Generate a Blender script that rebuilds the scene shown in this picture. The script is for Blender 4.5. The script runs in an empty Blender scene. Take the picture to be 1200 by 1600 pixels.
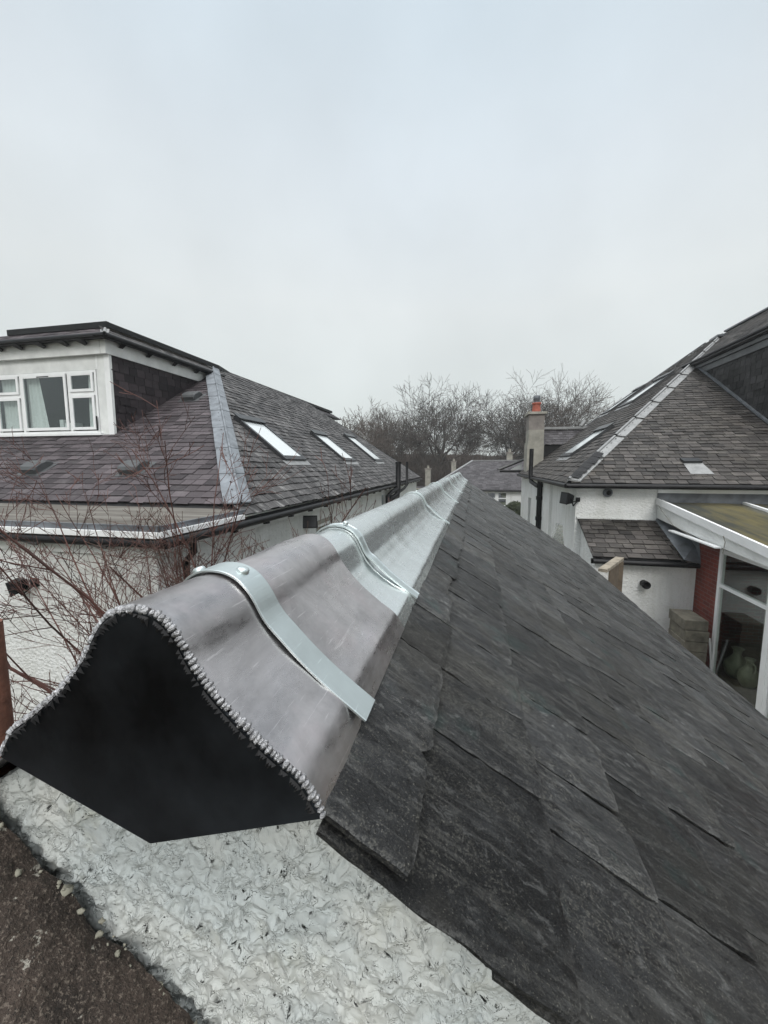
import bpy, math, random
import numpy as np
from mathutils import Vector, Matrix, noise
R = math.radians
rnd = random.Random(7)
H0 = 4.0                      # all numbers below are metres measured from the eye point; the ground lies 4 m under it
sc = bpy.context.scene
COL = sc.collection

# ------------------------------------------------------------ camera
cd = bpy.data.cameras.new("camera"); cam = bpy.data.objects.new("camera", cd); COL.objects.link(cam)
cd.sensor_fit = 'VERTICAL'; cd.sensor_height = 24.0; cd.sensor_width = 18.0
cd.lens = 640.0 / 1600.0 * 24.0
cd.clip_start = 0.02; cd.clip_end = 3000
pitch = R(6.507); yaw = R(12.432)
fw = Vector((-math.sin(yaw)*math.cos(pitch), math.cos(yaw)*math.cos(pitch), -math.sin(pitch)))
rt = Vector((math.cos(yaw), math.sin(yaw), 0)); up = rt.cross(fw)
M = Matrix((rt, up, -fw)).transposed().to_4x4(); M.translation = Vector((0, 0, H0))
cam.matrix_world = M
sc.camera = cam
sc.view_settings.view_transform = 'Standard'; sc.view_settings.look = 'None'
sc.view_settings.exposure = 0.0; sc.view_settings.gamma = 1.0
sc.render.engine = 'CYCLES'

# ------------------------------------------------------------ sky and sun (overcast)
SUN_EL, SUN_AZ = 36.0, 165.0     # azimuth clockwise from +Y
w = bpy.data.worlds.new("World"); sc.world = w; w.use_nodes = True
nt = w.node_tree; nt.nodes.clear(); N = nt.nodes.new; L = nt.links.new
out = N('ShaderNodeOutputWorld')
sky = N('ShaderNodeTexSky'); sky.sky_type = 'NISHITA'; sky.sun_disc = False
sky.sun_elevation = R(SUN_EL); sky.sun_rotation = R(SUN_AZ); sky.dust_density = 4
bg1 = N('ShaderNodeBackground'); bg1.inputs[1].default_value = 0.08; L(sky.outputs[0], bg1.inputs[0])
tc = N('ShaderNodeTexCoord'); sep = N('ShaderNodeSeparateXYZ'); L(tc.outputs['Generated'], sep.inputs[0])
cn = N('ShaderNodeTexNoise'); cn.inputs['Scale'].default_value = 1.6; cn.inputs['Detail'].default_value = 3
L(tc.outputs['Generated'], cn.inputs['Vector'])
ad = N('ShaderNodeMath'); ad.operation = 'MULTIPLY_ADD'; L(cn.outputs[0], ad.inputs[0]); ad.inputs[1].default_value = 0.20; L(sep.outputs[2], ad.inputs[2])
cr = N('ShaderNodeValToRGB'); L(ad.outputs[0], cr.inputs[0])
stops = [(0.0, (.30, .31, .30)), (0.14, (.555, .595, .585)), (0.27, (.60, .64, .635)), (0.46, (.645, .68, .685)), (0.66, (.60, .655, .695)), (0.84, (.54, .625, .69)), (0.91, (.80, .86, .90)), (0.95, (2.2, 2.25, 2.3)), (1.0, (3.6, 3.6, 3.6))]
el = cr.color_ramp.elements
for i, (p, c) in enumerate(stops):
    e = el[i] if i < 2 else el.new(p)
    e.position = p; e.color = (*c, 1)
bg2 = N('ShaderNodeBackground'); bg2.inputs[1].default_value = 1.22; L(cr.outputs[0], bg2.inputs[0])
cn2 = N('ShaderNodeTexNoise'); cn2.inputs['Scale'].default_value = 2.6; cn2.inputs['Detail'].default_value = 4; L(tc.outputs['Generated'], cn2.inputs['Vector'])
mr = N('ShaderNodeMapRange'); L(cn2.outputs[0], mr.inputs[0]); mr.inputs[1].default_value = .3; mr.inputs[2].default_value = .7; mr.inputs[3].default_value = 1.20; mr.inputs[4].default_value = 1.36; L(mr.outputs[0], bg2.inputs[1])
mx = N('ShaderNodeMixShader'); mx.inputs[0].default_value = 0.93; L(bg1.outputs[0], mx.inputs[1]); L(bg2.outputs[0], mx.inputs[2]); L(mx.outputs[0], out.inputs[0])
sd = bpy.data.lights.new("sun", 'SUN'); sd.energy = 1.5; sd.angle = R(25); sd.color = (1, .975, .94)
so = bpy.data.objects.new("sun", sd); COL.objects.link(so)
dv = Vector((math.sin(R(SUN_AZ))*math.cos(R(SUN_EL)), math.cos(R(SUN_AZ))*math.cos(R(SUN_EL)), math.sin(R(SUN_EL))))
so.rotation_euler = dv.to_track_quat('Z', 'Y').to_euler(); so.location = (0, 0, 30)

# ------------------------------------------------------------ materials
class G:
    """tiny node-graph helper"""
    def __init__(s, name):
        s.m = bpy.data.materials.new(name); s.m.use_nodes = True; s.t = s.m.node_tree
        s.t.nodes.clear(); s.out = s.n('ShaderNodeOutputMaterial'); s.b = s.n('ShaderNodeBsdfPrincipled')
        s.l(s.b.outputs[0], s.out.inputs[0]); s.geo = s.n('ShaderNodeNewGeometry')
    def n(s, k): return s.t.nodes.new(k)
    def l(s, a, b): s.t.links.new(a, b)
    def put(s, inp, v):
        if isinstance(v, bpy.types.NodeSocket): s.l(v, inp)
        elif isinstance(v, (tuple, list)) and len(v) == 3 and inp.type == 'RGBA': inp.default_value = (*v, 1)
        else: inp.default_value = v
    def pos(s, scale=(1, 1, 1), rot=(0, 0, 0)):
        mp = s.n('ShaderNodeMapping'); s.l(s.geo.outputs['Position'], mp.inputs['Vector'])
        mp.inputs['Scale'].default_value = scale; mp.inputs['Rotation'].default_value = rot; return mp.outputs[0]
    def noise(s, vec, scale, detail=4, rough=.6, dist=0.):
        n = s.n('ShaderNodeTexNoise'); s.l(vec, n.inputs['Vector']); n.inputs['Scale'].default_value = scale
        n.inputs['Detail'].default_value = detail; n.inputs['Roughness'].default_value = rough; n.inputs['Distortion'].default_value = dist; return n.outputs[0]
    def voro(s, vec, scale, feature='F1', rand=1.0):
        n = s.n('ShaderNodeTexVoronoi'); n.feature = feature; s.l(vec, n.inputs['Vector']); n.inputs['Scale'].default_value = scale
        n.inputs['Randomness'].default_value = rand; return n.outputs['Distance']
    def ramp(s, v, a, b, lo=0., hi=1.):
        n = s.n('ShaderNodeMapRange'); s.l(v, n.inputs[0]); n.inputs[1].default_value = a; n.inputs[2].default_value = b
        n.inputs[3].default_value = lo; n.inputs[4].default_value = hi; return n.outputs[0]
    def math(s, op, a, b=0.):
        n = s.n('ShaderNodeMath'); n.operation = op; s.put(n.inputs[0], a); s.put(n.inputs[1], b); return n.outputs[0]
    def mix(s, f, a, b, mode='MIX'):
        n = s.n('ShaderNodeMix'); n.data_type = 'RGBA'; n.blend_type = mode
        s.put(n.inputs[0], f); s.put(n.inputs[6], a); s.put(n.inputs[7], b); return n.outputs[2]
    def bump(s, h, strength=.5, dist=.01, prev=None):
        n = s.n('ShaderNodeBump'); s.l(h, n.inputs['Height']); n.inputs['Strength'].default_value = strength; n.inputs['Distance'].default_value = dist
        if prev is not None: s.l(prev, n.inputs['Normal'])
        s.l(n.outputs[0], s.b.inputs['Normal']); return n.outputs[0]
    def tone(s, name='tone'):
        n = s.n('ShaderNodeAttribute'); n.attribute_name = name; return n.outputs['Fac']
    def done(s, col, rough=.7, metal=0., spec=None):
        s.put(s.b.inputs['Base Color'], col); s.put(s.b.inputs['Roughness'], rough); s.put(s.b.inputs['Metallic'], metal)
        if spec is not None: s.put(s.b.inputs['Specular IOR Level'], spec)
        return s.m

def simple(name, c, rough=.5, metal=0., var=.12, scale=8., bump=.0, bscale=60., spec=None):
    g = G(name); p = g.pos()
    v = g.ramp(g.noise(p, scale, 5), .3, .7, 1-var, 1+var)
    col = g.mix(1.0, c, g.mix(0, (1, 1, 1), (1, 1, 1)), 'MULTIPLY')
    hs = g.n('ShaderNodeHueSaturation'); g.put(hs.inputs['Color'], c); g.l(v, hs.inputs['Value'])
    if bump: g.bump(g.noise(p, bscale, 5), bump, .01)
    return g.done(hs.outputs[0], rough, metal, spec)

def m_harling(name, c, scale=22., near=False, dirt=(.36, .36, .30)):
    g = G(name); p = g.pos()
    big = g.ramp(g.noise(p, .9, 4), .42, .72)
    streak = g.ramp(g.noise(g.pos((3.2, 3.2, .35)), 1.6, 5, .65), .5, .8)
    f = g.math('MULTIPLY', g.math('ADD', big, streak), .33)
    lumps = g.voro(g.pos((1, 1, 1.25)), scale, 'SMOOTH_F1')
    fine = g.noise(p, scale*1.7, 4, .6, .6)
    h = g.math('ADD', g.math('MULTIPLY', lumps, .9), fine)
    pits = g.ramp(fine, .30, .42, .35, 0)
    col = g.mix(f, c, dirt); col = g.mix(pits, col, (.25, .25, .22))
    g.bump(h, .85, .022)
    return g.done(col, .85)

def m_slate(name, a, b, lich=(.3, .3, .26), lf=.25, moss=None, scale=1., grain=True):
    g = G(name); p = g.pos()
    t = g.tone()
    n1 = g.noise(g.pos((1, 1, 1)), 9*scale, 6, .7)
    col = g.mix(t, a, b)
    col = g.mix(g.ramp(n1, .35, .75, 0, .55), col, b)
    st = g.ramp(g.noise(g.pos((1.2, 3, 1.2)), 2.2*scale, 6, .75), .52, .75, 0, lf)
    col = g.mix(st, col, lich)
    sp = g.ramp(g.noise(p, 75*scale, 2), .68, .74, 0, lf)
    col = g.mix(sp, col, lich)
    if moss: col = g.mix(g.ramp(g.noise(p, .7, 5, .7), .5, .72, 0, .6), col, moss)
    g.bump(g.noise(p, 40*scale, 5, .7), .5, .008)
    tv = g.ramp(t, 0, 1, .66, 1.10); hs = g.n('ShaderNodeHueSaturation'); g.put(hs.inputs['Color'], col); g.l(tv, hs.inputs['Value'])
    return g.done(hs.outputs[0], g.ramp(n1, .3, .7, .5, .8), 0, .28)

def m_near_slate():
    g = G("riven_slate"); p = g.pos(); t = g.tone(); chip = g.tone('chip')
    # the grain of the cleaved stone runs down the slope
    gr = g.pos((.30, 1.0, 1.0), (0, R(33.6), 0)); gs = g.pos((.10, 1.0, .10), (0, R(33.6), 0))
    n0 = g.noise(p, 3.4, 6, .7, .4); n1 = g.noise(gr, 17, 10, .78, .7); n2 = g.noise(p, 260, 3, .8); n3 = g.noise(gr, 60, 8, .8, .5); n4 = g.noise(gs, 70, 7, .75)
    col = g.mix(t, (.0060, .0068, .008), (.034, .0355, .037))
    col = g.mix(g.ramp(n1, .49, .56, 0, .7), col, (.042, .0445, .047))
    col = g.mix(g.ramp(n0, .50, .60, 0, .6), col, (.037, .035, .030))
    col = g.mix(g.ramp(n0, .44, .36, 0, .7), col, (.014, .015, .017))
    col = g.mix(g.ramp(n4, .52, .62, 0, .65), col, (.098, .098, .094))
    wear = g.math('MULTIPLY', g.ramp(g.noise(gr, 10, 7, .78), .49, .56), g.ramp(n2, .50, .57))
    col = g.mix(g.math('MULTIPLY', wear, .6), col, (.14, .138, .122))
    edge = g.math('MULTIPLY', g.ramp(n3, .55, .60), g.ramp(g.noise(p, 9, 4), .44, .56))
    col = g.mix(g.math('MULTIPLY', edge, .65), col, (.165, .168, .165))
    col = g.mix(g.math('MULTIPLY', g.ramp(n3, .445, .40), .85), col, (.004, .004, .0045))
    scr = g.math('MULTIPLY', g.ramp(g.noise(p, 520, 2), .64, .69), .6)
    col = g.mix(scr, col, (.30, .29, .25))
    green = g.math('MULTIPLY', g.ramp(g.noise(p, 8, 4), .60, .68), .4)
    col = g.mix(green, col, (.032, .062, .058))
    col = g.mix(g.math('MULTIPLY', g.math('MULTIPLY', chip, g.ramp(n2, .40, .52)), .8), col, (.17, .17, .165))  # pale flaked margins, which also carry a painted highlight along the slate edges
    tv = g.ramp(t, 0, 1, .62, 1.12); hs = g.n('ShaderNodeHueSaturation'); g.put(hs.inputs['Color'], col); g.l(tv, hs.inputs['Value']); col = hs.outputs[0]
    b1 = g.bump(g.noise(gr, 19, 10, .8, .7), 1.0, .013)
    b2 = g.bump(n3, .9, .004, b1)
    g.bump(n2, 1.0, .0022, b2)
    return g.done(col, g.ramp(n0, .42, .60, .30, .62), 0, .38)

def m_near_harling():
    g = G("roughcast_thick"); p = g.pos()
    nz = g.n('ShaderNodeTexNoise'); g.l(p, nz.inputs['Vector']); nz.inputs['Scale'].default_value = 30; nz.inputs['Detail'].default_value = 2
    vm = g.n('ShaderNodeVectorMath'); vm.operation = 'MULTIPLY_ADD'; g.l(nz.outputs['Color'], vm.inputs[0]); vm.inputs[1].default_value = (.035, .035, .035); g.l(p, vm.inputs[2])
    q = vm.outputs[0]
    v1 = g.voro(q, 56, 'SMOOTH_F1'); v2 = g.voro(q, 120, 'F1')
    n1 = g.noise(q, 40, 2, .5); n2 = g.noise(q, 76, 3, .6, .8)
    lip = g.ramp(n1, .445, .525, 0, 1); lip2 = g.ramp(n2, .52, .60, 0, 1)          # torn lips of the thrown render
    h = g.math('ADD', g.math('MULTIPLY', v1, -1.1), g.math('MULTIPLY', lip, .30))
    h = g.math('ADD', h, g.math('MULTIPLY', lip2, .17)); h = g.math('ADD', h, g.math('MULTIPLY', v2, -.12))
    h = g.math('ADD', h, g.math('MULTIPLY', g.noise(p, 11, 3), 1.0)); h = g.math('ADD', h, g.math('MULTIPLY', g.noise(p, 190, 3), .04))
    hole = g.math('MULTIPLY', g.ramp(g.noise(q, 90, 2, .6, 1.), .72, .75), g.ramp(g.noise(p, 17, 2), .50, .58))
    h2 = g.math('SUBTRACT', h, g.math('MULTIPLY', hole, .15))
    col = g.mix(g.ramp(g.noise(p, 6, 4), .4, .65), (.47, .505, .50), (.56, .57, .54))
    col = g.mix(g.ramp(g.noise(p, 16, 5, .7), .56, .76, 0, .55), col, (.45, .45, .37))
    line = g.math('MULTIPLY', g.ramp(g.math('ABSOLUTE', g.math('SUBTRACT', n1, .485)), 0, .006, 1, 0), g.ramp(g.noise(p, 28, 2), .5, .58))
    col = g.mix(g.math('MULTIPLY', line, .45), col, (.22, .22, .19))
    col = g.mix(g.math('MULTIPLY', hole, .4), col, (.16, .16, .13))
    d = g.n('ShaderNodeDisplacement'); g.l(h2, d.inputs['Height']); d.inputs['Scale'].default_value = .0108; d.inputs['Midlevel'].default_value = .55
    g.l(d.outputs[0], g.out.inputs['Displacement']); g.m.displacement_method = 'BOTH'
    return g.done(col, .92, 0, .15)

def m_stone():
    g = G("brown_sandstone"); p = g.pos()
    n = g.noise(p, 14, 6, .7); f = g.noise(p, 260, 3, .7)
    col = g.mix(g.ramp(n, .3, .7), (.018, .013, .010), (.072, .053, .042))
    col = g.mix(g.ramp(f, .54, .62, 0, .75), col, (.16, .132, .108))
    col = g.mix(g.ramp(g.noise(p, 30, 4, .75), .63, .66, 0, .85), col, (.40, .38, .33))
    col = g.mix(g.ramp(g.noise(p, 420, 2), .36, .42, .8, 0), col, (.012, .01, .008))
    b = g.bump(f, .9, .0035); g.bump(g.noise(p, 40, 5, .7), .8, .01, b)
    return g.done(col, .9)

def m_galv(name, c, rough=.36, purple=False):
    g = G(name); p = g.pos()
    cloud = g.noise(g.pos((1, .8, 1)), 8, 7, .72, .5) if purple else g.noise(g.pos((1, .8, 1)), 5.5, 6, .68, .4)
    fine = g.noise(g.pos((1.6, .3, 1.6), (0, 0, R(12))), 60, 4, .7)
    col = g.mix(g.ramp(cloud, .3, .72), c, tuple(x*(.80 if not purple else .50) for x in c))
    if purple: col = g.mix(g.ramp(g.noise(p, 12, 4, .7), .5, .75, 0, .6), col, (.52, .46, .47))
    scr = g.ramp(g.noise(g.pos((3, .16, 3), (0, 0, R(55))), 70, 3, .75), .62, .68, 0, .4)
    scr2 = g.ramp(g.noise(g.pos((.5, 3, 3), (0, R(20), R(-20))), 40, 4, .75), .64, .74, 0, .22)
    col = g.mix(scr, col, tuple(min(1, x*1.35) for x in c)); col = g.mix(scr2, col, tuple(min(1, x*1.25) for x in c))
    spot = g.ramp(g.voro(p, 55), .03, .06, .7, 0)
    spot = g.math('MULTIPLY', spot, g.ramp(g.noise(p, 11, 2), .6, .66))
    col = g.mix(spot, col, (.10, .10, .10))
    r = g.ramp(g.noise(g.pos((1.5, .5, 1.5), (0, 0, R(30))), 14, 7, .75), .35, .65, rough-(.09 if purple else .03), rough+(.16 if purple else .05))
    b = g.bump(g.noise(p, 7, 3), .35, .008); g.bump(fine, .05, .002, b)
    return g.done(col, r, .96)

MAT = {}
MAT['slate_near'] = m_near_slate()
MAT['harl_near'] = m_near_harling()
MAT['stone'] = m_stone()
MAT['galv'] = m_galv("galvanised_steel", (.74, .785, .79), .25)
MAT['galv2'] = m_galv("dull_grey_metal", (.56, .535, .54), .27, True)
MAT['strap'] = m_galv("strap_steel", (.60, .66, .66), .40)
MAT['plate'] = simple("dark_plate", (.030, .035, .041), .33, .7, .8, 5, .5, 5, .5)
MAT['weld'] = simple("weld_metal", (.40, .40, .41), .38, .95, .5, 160, .5, 420)
MAT['harl'] = m_harling("white_roughcast", (.80, .81, .805))
MAT['harl_fine'] = m_harling("white_roughcast_worn", (.74, .75, .735), 14, dirt=(.30, .31, .27))
MAT['slate_purple'] = m_slate("purple_slate", (.034, .027, .031), (.088, .074, .080), (.19, .18, .18), .4)
MAT['slate_grey'] = m_slate("weathered_slate", (.020, .019, .020), (.088, .084, .084), (.34, .34, .33), .8)
MAT['slate_brown'] = m_slate("brown_grey_slate", (.021, .019, .018), (.068, .061, .057), (.22, .21, .18), .5, (.05, .042, .032))
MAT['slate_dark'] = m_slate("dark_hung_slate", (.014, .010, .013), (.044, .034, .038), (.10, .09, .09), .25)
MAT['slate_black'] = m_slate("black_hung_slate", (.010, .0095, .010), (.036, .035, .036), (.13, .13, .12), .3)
MAT['slate_far'] = m_slate("far_slate", (.040, .036, .040), (.072, .067, .072), (.15, .15, .15), .3)
MAT['under'] = simple("underlay_felt", (.012, .012, .013), .9)
MAT['lead'] = simple("grey_lead", (.165, .18, .197), .45, .3, .4, 4, .3, 10)
MAT['lead_pale'] = simple("pale_zinc_flashing", (.24, .245, .245), .5, .3, .22, 6, .25, 14)
MAT['lead_dark'] = simple("dark_lead", (.13, .14, .155), .5, .3, .45, 3, .25, 12)
MAT['upvc'] = simple("white_upvc", (.80, .81, .81), .35, 0, .06, 3)
MAT['upvc_dirty'] = simple("white_board", (.70, .715, .70), .5, 0, .14, 2.5)
MAT['black'] = simple("black_plastic", (.007, .007, .008), .45, 0, .3, 5, spec=.25)
MAT['charcoal'] = simple("charcoal_metal", (.035, .037, .04), .4, .4, .2, 5)
MAT['trim'] = simple("black_roof_trim", (.009, .010, .011), .5, 0, .3, 4, spec=.25)
MAT['vent'] = simple("grey_plastic_vent", (.060, .064, .067), .5, 0, .15, 9)
MAT['greyboard'] = simple("grey_painted_board", (.10, .105, .11), .6, 0, .25, 3)
MAT['felt'] = None
MAT['curtain'] = simple("curtain_cloth", (.78, .77, .74), .9, 0, .1, 20)
MAT['room'] = simple("room_inside", (.10, .105, .11), .9)
MAT['cement'] = simple("cement_render", (.27, .26, .225), .9, 0, .25, 3, .4, 30)
MAT['cement_dark'] = simple("cement_band", (.20, .18, .165), .9, 0, .25, 4, .4, 30)
MAT['terracotta'] = simple("terracotta", (.30, .075, .045), .7, 0, .25, 12)
MAT['block'] = simple("concrete_block", (.13, .12, .095), .95, 0, .4, 7, .8, 60)
MAT['wood'] = simple("weathered_wood", (.24, .21, .165), .85, 0, .35, 12, .5, 40)
MAT['wood_dark'] = simple("damp_wood", (.11, .085, .06), .85, 0, .35, 12, .5, 40)
MAT['vase'] = simple("stoneware", (.22, .235, .17), .45, 0, .2, 14)
MAT['bark'] = simple("bare_bark", (.052, .045, .040), .95, 0, .3, 2)
MAT['bark2'] = simple("brown_bark", (.066, .052, .044), .95, 0, .3, 2)
MAT['twig'] = simple("red_twigs", (.085, .036, .028), .7, 0, .6, 2.2)
MAT['twig2'] = simple("brown_twigs", (.085, .050, .038), .75, 0, .45, 2.2)
MAT['rust'] = simple("rusty_brown", (.13, .055, .035), .8, 0, .35, 15, .4, 60)
MAT['soil'] = simple("thicket_brown", (.045, .034, .028), 1, 0, .4, .2)
MAT['concrete'] = simple("concrete_path", (.20, .195, .18), .9, 0, .3, 1.3, .3, 12)
MAT['hedge'] = simple("hedge_leaf", (.035, .045, .02), .8, 0, .5, 2)

def m_flatroof():
    g = G("streaked_felt_roof")
    st = g.noise(g.pos((.22, 2.6, 1)), 2.2, 6, .7, .3)
    col = g.mix(g.ramp(st, .36, .66), (.055, .047, .038), (.175, .165, .145))
    col = g.mix(g.ramp(g.noise(g.pos(), 1.1, 4), .5, .65, 0, .5), col, (.05, .04, .03))
    return g.done(col, .8)
MAT['felt'] = m_flatroof()
def m_glass(name, tint=(.85, .9, .9), op=.35, dark=(.02, .022, .025)):
    g = G(name); gl = g.n('ShaderNodeBsdfGlossy'); gl.inputs['Roughness'].default_value = .03; gl.inputs['Color'].default_value = (.9, .93, .95, 1)
    tr = g.n('ShaderNodeBsdfTransparent'); tr.inputs['Color'].default_value = (*tint, 1)
    fr = g.n('ShaderNodeLayerWeight'); fr.inputs['Blend'].default_value = .5
    f = g.math('MULTIPLY_ADD', g.math('POWER', fr.outputs['Facing'], 3.5), .8); f.node.inputs[2].default_value = op*.15
    m1 = g.n('ShaderNodeMixShader'); g.l(f, m1.inputs[0]); g.l(tr.outputs[0], m1.inputs[1]); g.l(gl.outputs[0], m1.inputs[2])
    g.l(m1.outputs[0], g.out.inputs[0]); return g.m
MAT['glass'] = m_glass("window_glass", (.86, .9, .9))
MAT['glass_door'] = m_glass("garden_glass", (.90, .93, .90))
MAT['skypane'] = simple("skylight_pane", (.60, .64, .65), .08, 0, .03, 1, spec=.9)  # pale base colour stands in for the sky mirrored in the glass
def m_poly():
    g = G("polycarbonate"); p = g.pos((1, .16, 1), (0, 0, R(8)))
    col = g.mix(g.ramp(g.noise(p, 2.1, 5, .6), .44, .60), (.115, .118, .10), (.27, .235, .12))
    col = g.mix(g.ramp(g.noise(g.pos((1, .3, 1)), 5, 5, .7), .5, .7, 0, .5), col, (.16, .165, .15))
    g.done(col, .22, 0, .6); tr = g.n('ShaderNodeBsdfTranslucent'); g.l(col, tr.inputs[0]); m_ = g.n('ShaderNodeMixShader'); m_.inputs[0].default_value = .45
    g.l(g.b.outputs[0], m_.inputs[1]); g.l(tr.outputs[0], m_.inputs[2]); g.l(m_.outputs[0], g.out.inputs[0])
    return g.m
MAT['poly'] = m_poly()
def m_brick():
    g = G("red_brick"); sx = g.n('ShaderNodeSeparateXYZ'); g.l(g.geo.outputs['Position'], sx.inputs[0])
    cx = g.n('ShaderNodeCombineXYZ'); g.l(g.math('ADD', sx.outputs[1], sx.outputs[0]), cx.inputs[0]); g.l(sx.outputs[2], cx.inputs[1])
    br = g.n('ShaderNodeTexBrick'); g.l(cx.outputs[0], br.inputs['Vector'])
    br.inputs['Color1'].default_value = (.20, .036, .024, 1); br.inputs['Color2'].default_value = (.12, .024, .019, 1)
    br.inputs['Mortar'].default_value = (.17, .11, .09, 1); br.inputs['Scale'].default_value = 1; br.inputs['Mortar Size'].default_value = .007
    br.inputs['Brick Width'].default_value = .225; br.inputs['Row Height'].default_value = .078; br.inputs['Mortar Smooth'].default_value = .3
    g.bump(g.math('SUBTRACT', 1., br.outputs['Fac']), .5, .006)
    return g.done(br.outputs['Color'], .6)
MAT['brick'] = m_brick()
def m_ground():
    g = G("ground_cover"); p = g.pos()
    n = g.noise(p, .35, 6, .7)
    col = g.mix(g.ramp(n, .4, .62), (.045, .050, .025), (.085, .075, .055))
    g.bump(g.noise(p, 9, 5), .8, .05)
    return g.done(col, .95)
MAT['ground'] = m_ground()

# ------------------------------------------------------------ mesh building
class MB:
    def __init__(s): s.v = []; s.f = []; s.t = []; s.sm = []; s.c = []
    def add(s, vs, fs, tone=.5, smooth=False, chip=None):
        o = len(s.v); s.v += [tuple(map(float, x)) for x in vs]; s.t += [tone]*len(vs); s.c += (chip or [0.]*len(vs))
        s.f += [tuple(i+o for i in f) for f in fs]; s.sm += [smooth]*len(fs); return s
    def hexa(s, p, tone=.5):    # p: 4 bottom, 4 top points
        return s.add(p, [(3, 2, 1, 0), (4, 5, 6, 7), (0, 1, 5, 4), (1, 2, 6, 5), (2, 3, 7, 6), (3, 0, 4, 7)], tone)
    def box(s, x0, x1, y0, y1, z0, z1, tone=.5):
        return s.hexa([(x0, y0, z0), (x1, y0, z0), (x1, y1, z0), (x0, y1, z0), (x0, y0, z1), (x1, y0, z1), (x1, y1, z1), (x0, y1, z1)], tone)
    def prism(s, poly, ext):    # closed polygon extruded along a vector
        n = len(poly); a = [Vector(p) for p in poly]; b = [p + Vector(ext) for p in a]
        fs = [tuple(range(n))[::-1], tuple(range(n, 2*n))] + [(i, (i+1) % n, n+(i+1) % n, n+i) for i in range(n)]
        return s.add(a+b, fs)
    def bar(s, a, b, w, h, upv=(0, 0, 1)):   # rectangular bar, w across, h along up
        a = Vector(a); b = Vector(b); d = (b-a).normalized(); sd_ = d.cross(Vector(upv)).normalized(); u = sd_.cross(d).normalized()
        q = lambda p: [p - sd_*w/2 - u*h/2, p + sd_*w/2 - u*h/2, p + sd_*w/2 + u*h/2, p - sd_*w/2 + u*h/2]
        return s.add(q(a)+q(b), [(3, 2, 1, 0), (4, 5, 6, 7), (0, 1, 5, 4), (1, 2, 6, 5), (2, 3, 7, 6), (3, 0, 4, 7)])
    def tube(s, pts, rads, n=8, cap=True, smooth=True):
        pts = [Vector(p) for p in pts]
        if not isinstance(rads, (list, tuple)): rads = [rads]*len(pts)
        rings = []; pr = None
        for i, p in enumerate(pts):
            d = (pts[min(i+1, len(pts)-1)] - pts[max(i-1, 0)]).normalized()
            a = pr if pr is not None else (Vector((0, 0, 1)) if abs(d.z) < .9 else Vector((1, 0, 0)))
            u = (a - d*a.dot(d)).normalized(); pr = u; vv = d.cross(u)
            rings.append([p + (u*math.cos(2*math.pi*k/n) + vv*math.sin(2*math.pi*k/n))*rads[i] for k in range(n)])
        vs = [x for r in rings for x in r]; fs = []
        for i in range(len(pts)-1):
            for k in range(n): fs.append((i*n+k, i*n+(k+1) % n, (i+1)*n+(k+1) % n, (i+1)*n+k))
        s.add(vs, fs, smooth=smooth)
        if cap: s.add(rings[0], [tuple(range(n))[::-1]]); s.add(rings[-1], [tuple(range(n))])
        return s
    def lathe(s, c, prof, n=24):
        vs = []; fs = []
        for r, z in prof:
            for k in range(n): a = 2*math.pi*k/n; vs.append((c[0]+r*math.cos(a), c[1]+r*math.sin(a), c[2]+z))
        for i in range(len(prof)-1):
            for k in range(n): fs.append((i*n+k, i*n+(k+1) % n, (i+1)*n+(k+1) % n, (i+1)*n+k))
        return s.add(vs, fs, smooth=True)
    def build(s, name, mat, parent=None, label=None, base=None):
        me = bpy.data.meshes.new(name)
        b = Vector(parent.get('_b', (0, 0, 0))) if parent is not None else Vector(base or (0, 0, 0))
        V = np.array(s.v, dtype=np.float64) - np.array(b[:])
        me.from_pydata(V.tolist(), [], s.f); me.materials.append(MAT[mat] if isinstance(mat, str) else mat)
        me.polygons.foreach_set('use_smooth', s.sm)
        if any(t != .5 for t in s.t):
            at = me.attributes.new('tone', 'FLOAT', 'POINT'); at.data.foreach_set('value', s.t)
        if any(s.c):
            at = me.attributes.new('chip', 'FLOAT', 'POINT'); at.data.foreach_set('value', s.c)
        me.update()
        o = bpy.data.objects.new(name, me); COL.objects.link(o)
        if parent is not None: o.parent = parent; o['_b'] = tuple(b)
        else: o.location = b + Vector((0, 0, H0))
        if label: o['label'] = label
        return o

def thing(name, label, cat, base, group=None):
    o = bpy.data.objects.new(name, None); COL.objects.link(o); o.empty_display_size = .2
    o.location = Vector(base) + Vector((0, 0, H0)); o['_b'] = tuple(base); o['label'] = label; o['category'] = cat
    if group: o['group'] = group
    return o
def single(o, label, cat, group=None):
    o['label'] = label; o['category'] = cat
    if group: o['group'] = group
    return o
def structure(o, label=None):
    o['kind'] = 'structure'
    if label: o['label'] = label; o['category'] = 'ground'
    return o

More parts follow.
